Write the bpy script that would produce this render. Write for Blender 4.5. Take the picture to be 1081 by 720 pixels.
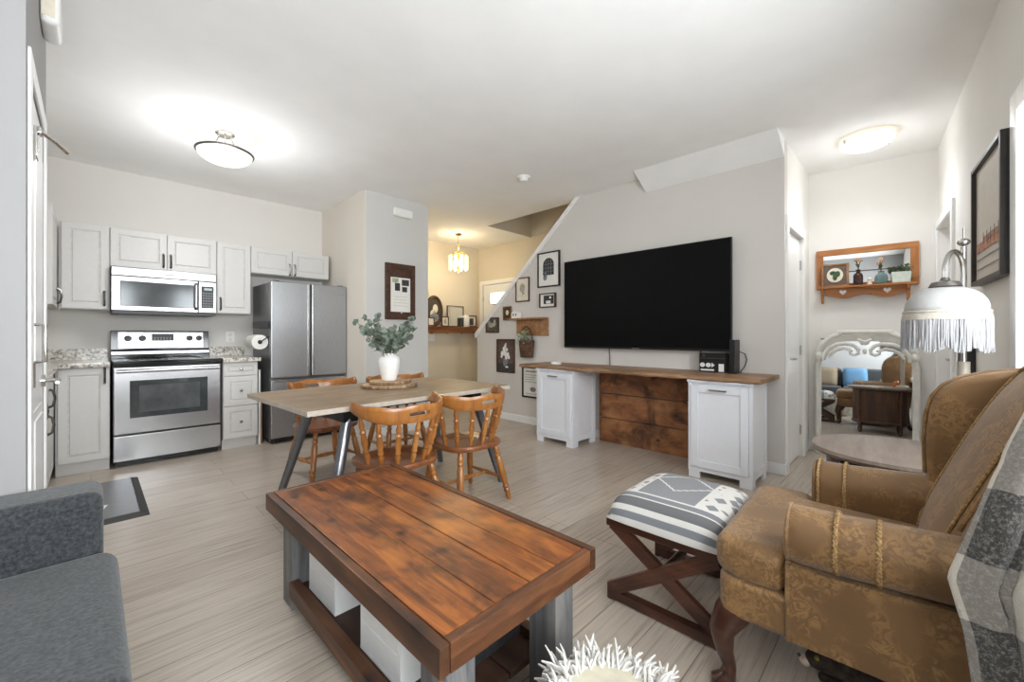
import bpy, bmesh, math, random
from math import sin, cos, pi, radians as R
from mathutils import Vector, Matrix
random.seed(7)
S = bpy.context.scene
for o in list(bpy.data.objects): bpy.data.objects.remove(o)
COL = S.collection

# ------------------------------------------------------------------ camera
AX, AY = 311.2/435.6, 304.8/435.6
cam_d = bpy.data.cameras.new('camera'); cam = bpy.data.objects.new('camera', cam_d); COL.objects.link(cam)
cam.location = (0, 0, 1.14)
cam.rotation_euler = (R(90), 0, math.atan2(AY, AX) - pi/2)
cam_d.sensor_width = 36; cam_d.lens = 36*435.6/1081
cam_d.shift_y = -6/1081; cam_d.clip_start = 0.02
S.camera = cam
# ------------------------------------------------------------------ light
S.view_settings.view_transform = 'Standard'; S.view_settings.look = 'None'
S.view_settings.gamma = 1; S.view_settings.use_curve_mapping = False
S.view_settings.exposure = 1.22
W = bpy.data.worlds.new('world'); S.world = W; W.use_nodes = True
bg = W.node_tree.nodes['Background']; bg.inputs[0].default_value = (0.93, 0.96, 1, 1); bg.inputs[1].default_value = 0.85
_tc = W.node_tree.nodes.new('ShaderNodeTexCoord'); _sp = W.node_tree.nodes.new('ShaderNodeSeparateXYZ'); _rp = W.node_tree.nodes.new('ShaderNodeValToRGB')
W.node_tree.links.new(_tc.outputs['Generated'], _sp.inputs[0]); W.node_tree.links.new(_sp.outputs[2], _rp.inputs[0]); W.node_tree.links.new(_rp.outputs[0], bg.inputs[0])
_rp.color_ramp.elements[0].position = .0; _rp.color_ramp.elements[0].color = (.72, .76, .78, 1); _rp.color_ramp.elements[1].position = .06; _rp.color_ramp.elements[1].color = (.95, .97, 1, 1)
S.cycles.max_bounces = 14; S.cycles.diffuse_bounces = 10; S.cycles.glossy_bounces = 5
S.cycles.sample_clamp_indirect = 8
S.cycles.use_denoising = True
RW_LOC, RW_ROT = (5.13, -0.129, 0), R(4.3)          # window wall: local y=0 is its room face
MW_LOC, MW_ROT = (5.085, -0.13, 0), R(3.6)          # mirror wall: local x=0 is its room face
WIN1 = (-3.98, -2.457, 0.72, 2.07)
WIN_ADDED = (-5.95, -4.55, 0.72, 2.14)  # added window behind the camera, out of view, to let more light in
def window_light(name, win, watts, tilt, span=1, shift=0, col=(.92, .97, 1)):
    l = bpy.data.lights.new(name, 'AREA'); l.shape = 'RECTANGLE'
    l.size = (win[1]-win[0])*span; l.size_y = win[3]-win[2]; l.energy = watts; l.color = col
    o = bpy.data.objects.new(name, l); COL.objects.link(o)
    m = Matrix.Translation(RW_LOC) @ Matrix.Rotation(RW_ROT, 4, 'Z') @ Matrix.Translation(((win[0]+win[1])/2+shift, -.34, (win[2]+win[3])/2+.12)) @ Matrix.Rotation(R(tilt), 4, 'X')
    o.matrix_world = m
window_light('daylight', WIN1, 31, 100, .6, -.3)
window_light('daylight', WIN_ADDED, 50, 106)  # area light outside the added, unseen window
def down_light(name, loc, watts, col, r=.1, ang=168):
    l = bpy.data.lights.new(name, 'SPOT'); l.energy = watts; l.color = col; l.shadow_soft_size = r; l.spot_size = R(ang); l.spot_blend = 1
    o = bpy.data.objects.new(name, l); COL.objects.link(o); o.location = loc
def point(name, loc, watts, col, r=.05):
    l = bpy.data.lights.new(name, 'POINT'); l.energy = watts; l.color = col; l.shadow_soft_size = r
    o = bpy.data.objects.new(name, l); COL.objects.link(o); o.location = loc

# ------------------------------------------------------------------ materials
def lin(c):
    return tuple(((v/255)/12.92 if v/255 <= .04045 else ((v/255+.055)/1.055)**2.4) for v in c) + (1,)
class NT:
    def __init__(s, name):
        s.m = bpy.data.materials.new(name); s.m.use_nodes = True
        s.t = s.m.node_tree; s.b = s.t.nodes['Principled BSDF']
    def n(s, typ, ins=None, **kw):
        nd = s.t.nodes.new(typ)
        for k, v in kw.items(): setattr(nd, k, v)
        for k, v in (ins or {}).items():
            if hasattr(v, 'is_linked') or hasattr(v, 'links'): s.t.links.new(v, nd.inputs[k])
            else: nd.inputs[k].default_value = v
        return nd
    def link(s, a, b): s.t.links.new(a, b)
    def coord(s, scale=(1, 1, 1), rot=(0, 0, 0), kind='Object', loc=(0, 0, 0)):
        tc = s.n('ShaderNodeTexCoord')
        return s.n('ShaderNodeMapping', {'Vector': tc.outputs[kind], 'Scale': scale, 'Rotation': rot, 'Location': loc}).outputs[0]
    def noise(s, vec, scale, detail=4, rough=.55, dist=0):
        return s.n('ShaderNodeTexNoise', {'Vector': vec, 'Scale': scale, 'Detail': detail, 'Roughness': rough, 'Distortion': dist}).outputs['Fac']
    def ramp(s, fac, stops, interp='LINEAR'):
        r = s.n('ShaderNodeValToRGB', {'Fac': fac}); r.color_ramp.interpolation = interp
        e = r.color_ramp.elements
        while len(e) < len(stops): e.new(.5)
        for el, (p, c) in zip(e, stops): el.position = p; el.color = lin(c) if len(c) == 3 else c
        return r.outputs['Color']
    def mix(s, a, b, f, mode='MIX'):
        nd = s.n('ShaderNodeMix', data_type='RGBA', blend_type=mode)
        for sock, v in ((nd.inputs[0], f), (nd.inputs[6], a), (nd.inputs[7], b)):
            if hasattr(v, 'links'): s.link(v, sock)
            else: sock.default_value = v
        return nd.outputs[2]
    def math(s, op, a, b=0, c=None):
        nd = s.n('ShaderNodeMath', operation=op)
        for i, v in enumerate((a, b) if c is None else (a, b, c)):
            if hasattr(v, 'links'): s.link(v, nd.inputs[i])
            else: nd.inputs[i].default_value = v
        return nd.outputs[0]
    def bump(s, h, strength=.3, dist=.01):
        b = s.n('ShaderNodeBump', {'Height': h, 'Strength': strength, 'Distance': dist}); s.link(b.outputs[0], s.b.inputs['Normal'])
    def set(s, **k):
        for a, v in k.items():
            sock = s.b.inputs[a.replace('_', ' ')]
            if hasattr(v, 'links'): s.link(v, sock)
            else: sock.default_value = v
        return s.m
MATS = {}
def plain(name, c, rough=.5, metal=0, var=.04, scale=30, bump=0, coat=0, spec=.5):
    t = NT(name); v = t.coord(); f = t.noise(v, scale); t.b.inputs['Specular IOR Level'].default_value = spec
    a = tuple(max(0, x*(1-var)) for x in c); b = tuple(min(255, x*(1+var)) for x in c)
    t.set(Base_Color=t.ramp(f, [(.3, a), (.7, b)]), Roughness=rough, Metallic=metal, Coat_Weight=coat)
    if bump: t.bump(f, bump, .004)
    MATS[name] = t.m; return t.m
def wood(name, cols, axis='X', scale=6, stretch=12, rough=.45, bump=.15, knots=0, coat=0):
    t = NT(name)
    sc = [stretch, stretch, stretch]; sc['XYZ'.index(axis)] = 1
    v = t.coord(scale=tuple(sc)); f = t.noise(v, scale*.35, 6, .62, .6)
    n2 = t.noise(t.coord(), 3.2, 3)
    c = t.ramp(f, [(.25 + .5*i/(len(cols)-1), q) for i, q in enumerate(cols)])
    c2 = t.mix(c, lin(cols[0]), t.n('ShaderNodeMapRange', {'Value': n2, 1: .48, 2: .75, 3: 0, 4: .75}).outputs[0])
    if knots:
        vo = t.n('ShaderNodeTexVoronoi', {'Vector': t.coord(scale=(1, 1, 1)), 'Scale': knots}).outputs['Distance']
        k = t.n('ShaderNodeMapRange', {'Value': vo, 1: .05, 2: .16, 3: .85, 4: 0}).outputs[0]
        c2 = t.mix(c2, lin(tuple(x*.35 for x in cols[0])), k)
    t.set(Base_Color=c2, Roughness=rough, Coat_Weight=coat, Coat_Roughness=.25); t.bump(f, bump, .004)
    MATS[name] = t.m; return t.m
def steel(name, c, rough=.28, stretch=(2, 2, 90)):
    t = NT(name); f = t.noise(t.coord(scale=stretch), 6, 3)
    t.set(Base_Color=t.ramp(f, [(.3, tuple(x*.9 for x in c)), (.7, c)]), Metallic=1, Roughness=t.n('ShaderNodeMapRange', {'Value': f, 3: rough*.8, 4: rough*1.25}).outputs[0])
    MATS[name] = t.m; return t.m
def emit(name, c, strength):
    t = NT(name); t.set(Base_Color=lin(c), Emission_Color=lin(c), Emission_Strength=strength, Roughness=.5); MATS[name] = t.m; return t.m

wall_m = plain('wall_paint', (218, 214, 209), .85, var=.008, scale=2)
kwall_m = plain('kitchen_paint', (222, 219, 214), .85, var=.008, scale=2)
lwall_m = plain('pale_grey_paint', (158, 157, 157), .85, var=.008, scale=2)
wallw_m = plain('warm_wall_paint', (234, 232, 228), .85, var=.008, scale=2)
pill_m = plain('pillar_paint', (211, 210, 207), .85, var=.008, scale=2)
ceil_m = plain('ceiling_paint', (245, 245, 244), .9, var=.01, scale=3)
stairw_m = plain('stairwell_paint', (220, 211, 192), .85, var=.01, scale=2)
trim_m = plain('white_trim', (242, 242, 241), .35, var=.006)
door_m = plain('white_door_paint', (244, 244, 244), .3, var=.006)
cab_m = plain('cabinet_paint', (210, 208, 205), .4, var=.008)
bin_m = plain('white_lacquer', (230, 232, 237), .35, var=.006)
white_m = plain('white_plastic', (240, 240, 238), .4, var=.01)
black_m = plain('black_plastic', (20, 20, 21), .35, var=.1)
blackg_m = plain('black_gloss', (9, 9, 10), .1, var=.05)
blackm_m = plain('black_metal', (42, 43, 45), .38, .85, var=.08)
chrome_m = plain('brushed_nickel', (190, 188, 184), .25, 1, var=.03)
dark_m = plain('dark_gap', (32, 31, 30), .7, var=.1)
steel_m = steel('stainless_steel', (205, 206, 208), .24)
steelh_m = steel('stainless_steel_horizontal', (190, 190, 192), .24, (90, 2, 2))
fsteel_m = steel('fridge_steel', (178, 179, 181), .36, (60, 60, 2))
fside_m = plain('fridge_side', (128, 128, 129), .4, .6, var=.03)
ovenglass_m = plain('oven_glass', (70, 74, 76), .08, .2, var=.15, scale=8)
mwglass_m = plain('microwave_glass', (74, 78, 80), .12, .2, var=.1, scale=6)
paper_m = plain('paper', (238, 236, 230), .8, var=.01)
cream_m = plain('cream_card', (232, 224, 206), .8, var=.03)
oak_m = wood('honey_oak', [(122, 70, 28), (164, 106, 50), (190, 132, 72)], 'Z', 5, 9, .3, .08, coat=.3)
oakseat_m = wood('honey_oak_seat', [(92, 48, 24), (128, 74, 38), (156, 98, 56)], 'Y', 5, 9, .3, .08, coat=.3)
pine_m = wood('pine_shelf', [(126, 86, 52), (162, 118, 78), (188, 148, 106)], 'Y', 6, 9, .45, .1)
table_m = wood('weathered_tabletop', [(112, 90, 66), (146, 121, 92), (172, 150, 122)], 'X', 8, 14, .42, .12)
def rustic_mat(name='rustic_stained_plank', A=((70, 36, 18), (124, 68, 30), (166, 98, 42)), B=(52, 30, 19), C=(194, 122, 54), rough=(.28, .5), coat=.2):
    t = NT(name); f = t.noise(t.coord(scale=(16, 1.4, 4)), 2.4, 7, .66, .8)
    c = t.ramp(f, [(.28, A[0]), (.48, A[1]), (.7, A[2])])
    p = t.noise(t.coord(scale=(1.7, 1, 1), loc=(3.1, .4, 0)), 4.2, 5, .62, .5)
    c = t.mix(c, lin(B), t.n('ShaderNodeMapRange', {'Value': p, 1: .47, 2: .64, 3: 0, 4: .85}).outputs[0])
    q = t.noise(t.coord(scale=(2.2, 1, 1), loc=(7, 2, 0)), 3.2, 3, .5)
    c = t.mix(c, lin(C), t.n('ShaderNodeMapRange', {'Value': q, 1: .52, 2: .72, 3: 0, 4: .7}).outputs[0])
    vo = t.n('ShaderNodeTexVoronoi', {'Vector': t.coord(scale=(1, .8, 1)), 'Scale': 6}).outputs['Distance']
    c = t.mix(c, lin((34, 20, 14)), t.n('ShaderNodeMapRange', {'Value': vo, 1: .05, 2: .15, 3: .9, 4: 0}).outputs[0])
    t.set(Base_Color=c, Roughness=t.n('ShaderNodeMapRange', {'Value': p, 3: rough[0], 4: rough[1]}).outputs[0], Coat_Weight=coat, Coat_Roughness=.3); t.bump(f, .25, .004); return t.m
rustic_m = rustic_mat()
plank_m = rustic_mat('reclaimed_plank', ((86, 52, 32), (140, 90, 54), (174, 118, 74)), (62, 38, 26), (196, 142, 92), (.5, .7), 0)
rusticx_m = wood('rustic_stained_end', [(50, 30, 20), (98, 60, 36), (136, 90, 58)], 'X', 7, 9, .45, .25, knots=3.5)
rusticy_m = wood('rustic_stained_side', [(44, 27, 18), (84, 52, 32), (118, 78, 50)], 'Y', 7, 9, .45, .25, knots=3.5)
live_m = wood('live_edge_top', [(98, 70, 48), (150, 114, 80), (182, 146, 110)], 'Y', 7, 12, .45, .2)
greywood_m = wood('grey_washed_wood', [(72, 72, 74), (112, 112, 112), (146, 142, 136)], 'Z', 7, 9, .6, .25)
shelfdark_m = wood('dark_shelf_plank', [(34, 20, 13), (58, 35, 22), (84, 54, 34)], 'Y', 7, 9, .6, .25)
mahog_m = wood('mahogany', [(40, 21, 14), (72, 39, 26), (100, 58, 41)], 'Y', 6, 8, .28, .06, coat=.4)
walnut_m = wood('walnut', [(50, 32, 22), (78, 52, 36), (104, 74, 54)], 'Z', 6, 8, .4, .08)
greytop_m = wood('greyed_table_top', [(106, 92, 82), (134, 119, 107), (154, 140, 127)], 'X', 6, 12, .35, .06)
bark_m = wood('bark_edge', [(70, 50, 34), (132, 104, 76), (206, 184, 152)], 'Z', 16, 4, .9, .6)
slab_m = wood('cut_slab', [(150, 116, 78), (184, 152, 112), (206, 180, 144)], 'X', 5, 4, .6, .05)
antique_m = plain('antique_cream', (228, 226, 220), .5, var=.035, scale=14, bump=.1)
brown_m = plain('brown_frame', (74, 48, 34), .5, var=.2, scale=25)
amber_m = plain('amber_glass', (52, 22, 14), .08, var=.2)
green_m = plain('dusty_leaf', (112, 124, 112), .6, var=.25, scale=18)
green2_m = plain('pale_leaf', (158, 170, 140), .6, var=.2, scale=18)
dgreen_m = plain('dark_leaf', (62, 84, 52), .6, var=.3, scale=18)
bloom_m = plain('peach_petal', (216, 176, 144), .6, var=.1)
stem_m = plain('stem', (96, 92, 60), .7, var=.1)
ceramic_m = plain('white_ceramic', (242, 242, 240), .35, var=.01, bump=.02)
gold_m = plain('brass', (206, 168, 84), .25, 1, var=.05)
glassy_m = emit('crystal_glow', (255, 236, 190), 1.2)
bulb_m = emit('warm_bulb', (255, 222, 160), 12)
bowl_m = emit('lit_frosted_glass', (255, 252, 244), .40)
bowl2_m = emit('lit_flush_glass', (255, 246, 228), .28)
lampw_m = plain('ivory_shade_cloth', (182, 182, 181), .9, var=.015, scale=60, bump=.1)
band_m = plain('shade_band', (196, 190, 178), .85, var=.05, scale=80)
fringe_m = plain('white_fringe', (178, 178, 180), .9, var=.03, scale=60)
ivory_m = plain('ivory_enamel', (176, 168, 154), .4, var=.03)
wool_m = plain('white_wool', (205, 203, 198), .95, var=.06, scale=20)
woolc_m = plain('cream_wool', (190, 184, 164), .95, var=.08, scale=14)
basket_m = wood('dark_wicker', [(52, 36, 26), (92, 66, 46), (130, 100, 72)], 'X', 14, 6, .8, .6)
fur_m = plain('dark_tabby_fur', (46, 38, 32), .9, var=.5, scale=40, bump=.4)
muzzle_m = plain('pale_fur', (196, 178, 164), .9, var=.1, scale=40)
mirror_t = NT('mirror_glass'); mirror_m = mirror_t.set(Base_Color=(.86, .88, .88, 1), Metallic=1, Roughness=.015)
t = NT('window_glass'); tr = t.n('ShaderNodeBsdfTransparent'); gl = t.n('ShaderNodeBsdfGlossy', {'Roughness': .02})
mx = t.n('ShaderNodeMixShader', {'Fac': .06, 1: tr.outputs[0], 2: gl.outputs[0]}); t.link(mx.outputs[0], t.t.nodes['Material Output'].inputs[0]); glass_m = t.m
t = NT('blue_bottle_glass'); blueglass_m = t.set(Base_Color=lin((150, 178, 178)), Roughness=.06, Transmission_Weight=.6)

def floor_mat():
    t = NT('laminate_floor'); v = t.coord()
    br = t.n('ShaderNodeTexBrick', {'Vector': v, 'Color1': lin((189, 177, 163)), 'Color2': lin((175, 162, 148)), 'Mortar': lin((116, 105, 95)),
             'Scale': 1, 'Mortar Size': .0018, 'Brick Width': 1.22, 'Row Height': .185, 'Bias': 0}, offset=.37, offset_frequency=2)
    s1 = t.noise(t.coord(scale=(1.1, 26, 1)), 2.6, 6, .62, .4); s2 = t.noise(t.coord(scale=(2.5, 90, 1)), 2, 3)
    c = t.mix(br.outputs[0], lin((208, 196, 182)), t.n('ShaderNodeMapRange', {'Value': s1, 1: .5, 2: .72, 3: 0, 4: .6}).outputs[0])
    c = t.mix(c, lin((124, 110, 97)), t.n('ShaderNodeMapRange', {'Value': s1, 1: .48, 2: .28, 3: 0, 4: .65}).outputs[0])
    c = t.mix(c, lin((112, 98, 86)), t.n('ShaderNodeMapRange', {'Value': s2, 1: .58, 2: .75, 3: 0, 4: .35}).outputs[0])
    t.set(Base_Color=c, Roughness=t.n('ShaderNodeMapRange', {'Value': s1, 3: .24, 4: .36}).outputs[0]); t.bump(s1, .05, .002); return t.m
floor_m = floor_mat()
def granite_mat():
    t = NT('speckled_granite'); v = t.coord(); a = t.noise(v, 38, 5, .7); b = t.noise(v, 16, 4, .6, 1)
    c = t.ramp(a, [(.34, (70, 66, 62)), (.45, (168, 160, 150)), (.55, (222, 217, 208)), (.7, (236, 233, 226))])
    t.set(Base_Color=t.mix(c, lin((120, 112, 104)), t.n('ShaderNodeMapRange', {'Value': b, 1: .56, 2: .68, 3: 0, 4: .7}).outputs[0]), Roughness=.15); return t.m
granite_m = granite_mat()
def heather(name, c1, c2, scale=170, bump=.35):
    t = NT(name); v = t.coord(); a = t.noise(v, scale, 3, .7); b = t.noise(t.coord(scale=(1, 1, 3)), scale*.35, 4, .7)
    c = t.ramp(a, [(.32, c1), (.68, c2)])
    t.set(Base_Color=t.mix(c, lin(tuple(x*.72 for x in c1)), t.n('ShaderNodeMapRange', {'Value': b, 1: .5, 2: .7, 3: 0, 4: .6}).outputs[0]), Roughness=.95, Sheen_Weight=.2)
    t.bump(a, bump, .004); return t.m
sofa_m = heather('grey_heather_fabric', (28, 31, 34), (70, 73, 76), 95)
pillow_m = heather('taupe_pillow', (112, 98, 80), (150, 136, 114))
blue_m = heather('blue_pillow', (60, 96, 130), (98, 140, 172))
def damask_mat():
    t = NT('gold_damask'); v = t.coord()
    w = t.n('ShaderNodeVectorMath', {0: v, 1: t.n('ShaderNodeTexNoise', {'Vector': v, 'Scale': 14, 'Detail': 2}).outputs['Color']}, operation='MULTIPLY_ADD')
    w.inputs[1].default_value = (1, 1, 1); n_ = t.n('ShaderNodeTexNoise', {'Vector': v, 'Scale': 14, 'Detail': 2}); sc_n = t.n('ShaderNodeVectorMath', {0: n_.outputs['Color']}, operation='SCALE'); sc_n.inputs['Scale'].default_value = .12
    t.link(sc_n.outputs[0], w.inputs[2]); w = w.outputs[0]
    petals = t.noise(w, 34, 3, .6); bouquet = t.noise(v, 7.5, 2, .5); wv = t.noise(v, 420, 1); big = t.noise(v, 3.5, 3)
    c = t.ramp(big, [(.3, (109, 79, 46)), (.7, (131, 97, 57))])
    mask = t.n('ShaderNodeMapRange', {'Value': bouquet, 1: .41, 2: .52, 3: 0, 4: 1}).outputs[0]
    pet = t.n('ShaderNodeMapRange', {'Value': petals, 1: .46, 2: .56, 3: 0, 4: .5}).outputs[0]
    c = t.mix(c, lin((172, 132, 80)), t.math('MULTIPLY', mask, pet))
    c = t.mix(c, lin((84, 60, 34)), t.math('MULTIPLY', mask, t.n('ShaderNodeMapRange', {'Value': petals, 1: .46, 2: .38, 3: 0, 4: .22}).outputs[0]))
    c = t.mix(c, lin((84, 60, 34)), t.n('ShaderNodeMapRange', {'Value': wv, 1: .5, 2: .8, 3: 0, 4: .3}).outputs[0])
    t.set(Base_Color=c, Roughness=.6, Sheen_Weight=.2); t.bump(wv, .12, .002); return t.m
damask_m = damask_mat()
braid_m = plain('gold_braid', (150, 120, 78), .7, var=.3, scale=160, bump=.4)
def plaid_mat():
    t = NT('sherpa_buffalo_plaid'); uv = t.n('ShaderNodeTexCoord').outputs['UV']; sp = t.n('ShaderNodeSeparateXYZ', {0: uv})
    def band(s): return t.math('LESS_THAN', t.math('FRACT', s), .5)
    a, b = band(sp.outputs[0]), band(sp.outputs[1]); s = t.math('MULTIPLY', t.math('ADD', a, b), .5)
    nz = t.noise(t.coord(), 130, 4, .7)
    c = t.ramp(s, [(0, (214, 206, 192)), (.3, (140, 134, 126)), (.8, (58, 55, 52))], 'CONSTANT')
    c = t.mix(c, lin((214, 208, 198)), t.n('ShaderNodeMapRange', {'Value': nz, 1: .48, 2: .72, 3: 0, 4: .45}).outputs[0])
    t.set(Base_Color=c, Roughness=1, Sheen_Weight=.4); t.bump(nz, .8, .012); return t.m
plaid_m = plaid_mat()
def kilim_mat():
    t = NT('woven_kilim'); v = t.coord(); sp = t.n('ShaderNodeSeparateXYZ', {0: v}); x, y = sp.outputs[0], sp.outputs[1]
    G, Wt, D = (118, 121, 127), (222, 219, 213), (92, 93, 95)
    xs = t.math('ADD', t.math('ADD', x, t.math('MULTIPLY', t.math('SUBTRACT', sp.outputs[2], .45), .5)), .5)
    st = t.ramp(xs, [(0, Wt), (.200, G), (.226, Wt), (.246, D), (.298, Wt), (.308, G), (.343, Wt), (.353, (130, 132, 136))], 'CONSTANT')
    zz = t.math('MULTIPLY', t.math('PINGPONG', t.math('MULTIPLY', y, 1), .012), .5)
    ax = t.math('ABSOLUTE', t.math('SUBTRACT', x, .075)); ay = t.math('ABSOLUTE', t.math('SUBTRACT', y, .02))
    dd = t.math('ADD', t.math('ADD', t.math('MULTIPLY', ax, 1.0), t.math('MULTIPLY', ay, .95)), zz)
    ln = t.math('LESS_THAN', t.math('ABSOLUTE', t.math('SUBTRACT', dd, .125)), .006)
    side = t.math('LESS_THAN', t.math('ABSOLUTE', t.math('SUBTRACT', ay, .128)), .006)
    outer = t.math('GREATER_THAN', ay, .134)
    ck = t.n('ShaderNodeTexVoronoi', {'Vector': v, 'Scale': 17}, distance='MANHATTAN').outputs['Distance']
    blot = t.math('MULTIPLY', outer, t.math('GREATER_THAN', ck, .52))
    pat = t.math('MAXIMUM', t.math('MAXIMUM', ln, side), blot)
    pat = t.math('MULTIPLY', pat, t.math('GREATER_THAN', xs, .353))
    wv = t.noise(t.coord(scale=(1, 1, 1)), 320, 2)
    c = t.mix(st, lin(Wt), pat); c = t.mix(c, lin((150, 150, 150)), t.math('MULTIPLY', wv, .35))
    t.set(Base_Color=c, Roughness=.95); t.bump(wv, .4, .003); return t.m
kilim_m = kilim_mat()

# ------------------------------------------------------------------ mesh tools
class MB:
    def __init__(s): s.v = []; s.f = []; s.mi = []; s.bev = False
    def add(s, vs, fs, mi=0):
        o = len(s.v); s.v += [tuple(p) for p in vs]; s.f += [tuple(i+o for i in f) for f in fs]; s.mi += [mi]*len(fs); return s
    def bm(s, b, mi=0, mat=None):
        b.verts.index_update(); M_ = mat or Matrix()
        s.add([M_ @ v.co for v in b.verts], [[v.index for v in f.verts] for f in b.faces], mi); b.free(); return s
    def box(s, x0, x1, y0, y1, z0, z1, bev=0, seg=2, mi=0, mat=None):
        b = bmesh.new(); bmesh.ops.create_cube(b, size=1)
        for v in b.verts: v.co = Vector((x0+(v.co.x+.5)*(x1-x0), y0+(v.co.y+.5)*(y1-y0), z0+(v.co.z+.5)*(z1-z0)))
        if bev: s.bev = True; bmesh.ops.bevel(b, geom=b.edges[:], offset=min(bev, .49*min(abs(x1-x0), abs(y1-y0), abs(z1-z0))), segments=seg, profile=.5, affect='EDGES')
        return s.bm(b, mi, mat)
    def prism(s, poly, d0, d1, axis='Z', bev=0, seg=2, mi=0, mat=None):
        b = bmesh.new()
        P = {'Z': lambda p, d: (p[0], p[1], d), 'X': lambda p, d: (d, p[0], p[1]), 'Y': lambda p, d: (p[0], d, p[1])}[axis]
        A = [b.verts.new(P(p, d0)) for p in poly]; B = [b.verts.new(P(p, d1)) for p in poly]; n = len(poly)
        b.faces.new(A); b.faces.new(B[::-1])
        for i in range(n): b.faces.new((A[i], B[i], B[(i+1) % n], A[(i+1) % n]))
        bmesh.ops.recalc_face_normals(b, faces=b.faces[:])
        if bev: s.bev = True; bmesh.ops.bevel(b, geom=b.edges[:], offset=bev, segments=seg, profile=.5, affect='EDGES', clamp_overlap=True)
        return s.bm(b, mi, mat)
    def tube(s, pts, r, n=10, closed=False, mi=0, sq=None):
        pts = [Vector(p) for p in pts]; rs = r if isinstance(r, (list, tuple)) else [r]*len(pts)
        m = len(pts); rings = []; up = None
        for i in range(m):
            a = pts[(i-1) % m] if (closed or i > 0) else pts[0]; c = pts[(i+1) % m] if (closed or i < m-1) else pts[-1]
            d = (c-a).normalized()
            if up is None: up = Vector((0, 0, 1)) if abs(d.z) < .9 else Vector((1, 0, 0))
            u = d.cross(up).normalized(); w = u.cross(d).normalized(); up = w
            rings.append([pts[i]+(u*cos(2*pi*k/n)*(sq or 1)+w*sin(2*pi*k/n))*rs[i] for k in range(n)])
        vs = [p for q in rings for p in q]; fs = []
        for i in range(m if closed else m-1):
            j = (i+1) % m
            for k in range(n): fs.append((i*n+k, i*n+(k+1) % n, j*n+(k+1) % n, j*n+k))
        if not closed: fs += [tuple(range(n))[::-1], tuple((m-1)*n+k for k in range(n))]
        return s.add(vs, fs, mi)
    def lathe(s, prof, n=28, c=(0, 0, 0), mat=None, mi=0, sx=1, sy=1):
        vs = []; fs = []; m = len(prof)
        for r, z in prof:
            for k in range(n): vs.append(Vector((c[0]+sx*r*cos(2*pi*k/n), c[1]+sy*r*sin(2*pi*k/n), c[2]+z)))
        for i in range(m-1):
            for k in range(n): fs.append((i*n+k, i*n+(k+1) % n, (i+1)*n+(k+1) % n, (i+1)*n+k))
        fs.append(tuple(range(n))[::-1]); fs.append(tuple((m-1)*n+k for k in range(n)))
        if mat: vs = [mat @ v for v in vs]
        return s.add(vs, fs, mi)
    def ball(s, c, r, sx=1, sy=1, sz=1, n=16, mi=0):
        prof = [(max(1e-4, r*sin(pi*i/10)), -r*cos(pi*i/10)) for i in range(11)]
        vs = []; fs = []
        for q, z in prof:
            for k in range(n): vs.append((c[0]+sx*q*cos(2*pi*k/n), c[1]+sy*q*sin(2*pi*k/n), c[2]+sz*z))
        for i in range(10):
            for k in range(n): fs.append((i*n+k, i*n+(k+1) % n, (i+1)*n+(k+1) % n, (i+1)*n+k))
        return s.add(vs, fs, mi)
    def grid(s, fn, nu, nv, mi=0, skip=None):
        vs = [fn(i/nu, j/nv) for i in range(nu+1) for j in range(nv+1)]; fs = []
        for i in range(nu):
            for j in range(nv):
                if skip and skip(i, j): continue
                a = i*(nv+1)+j; fs.append((a, a+1, a+nv+2, a+nv+1))
        return s.add(vs, fs, mi)
    def turned(s, p0, p1, prof, n=12, mi=0):
        p0, p1 = Vector(p0), Vector(p1)
        return s.tube([p0.lerp(p1, q) for q, _ in prof], [r for _, r in prof], n, mi=mi)
def unique(name): return name
def build(name, mb, mats, parent=None, loc=None, rot=None, smooth=True, angle=35, solid=0, sub=0):
    me = bpy.data.meshes.new(name); me.from_pydata(mb.v, [], mb.f)
    mats = mats if isinstance(mats, (list, tuple)) else [mats]
    for m in mats: me.materials.append(m)
    for p, i in zip(me.polygons, mb.mi): p.material_index = i; p.use_smooth = smooth
    b = bmesh.new(); b.from_mesh(me); bmesh.ops.recalc_face_normals(b, faces=b.faces[:]); b.to_mesh(me); b.free()
    if smooth and not sub: me.set_sharp_from_angle(angle=R(angle))
    o = bpy.data.objects.new(name, me); COL.objects.link(o)
    if loc: o.location = loc
    if rot is not None: o.rotation_euler = (0, 0, rot)
    if parent: o.parent = parent
    if solid:
        q = o.modifiers.new('solid', 'SOLIDIFY'); q.thickness = solid; q.offset = 0
    if sub:
        q = o.modifiers.new('sub', 'SUBSURF'); q.levels = sub; q.render_levels = sub
    elif smooth and mb.bev:
        q = o.modifiers.new('normals', 'WEIGHTED_NORMAL'); q.keep_sharp = True; q.weight = 100
    return o
def tag(o, label, cat, group=None):
    o['label'] = label; o['category'] = cat
    if group: o['group'] = group
    return o
def thing(name, label, cat, loc=(0, 0, 0), rot=0, group=None):
    o = bpy.data.objects.new(name, None); COL.objects.link(o); o.location = loc; o.rotation_euler = (0, 0, rot); o.empty_display_size = .1
    return tag(o, label, cat, group)
def struct(name, mb, m, loc=None, rot=None, parent=None, smooth=False):
    o = build(name, mb, m, parent, loc, rot, smooth=smooth)
    if not parent: o['kind'] = 'structure'
    return o
def dup(root, label, loc, rot, group=None):
    r = root.copy(); COL.objects.link(r); r.location = loc; r.rotation_euler = (0, 0, rot); r['label'] = label
    for ch in list(root.children):
        c = ch.copy(); COL.objects.link(c); c.parent = r
        for g in list(ch.children):
            d = g.copy(); COL.objects.link(d); d.parent = c
    return r

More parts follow.
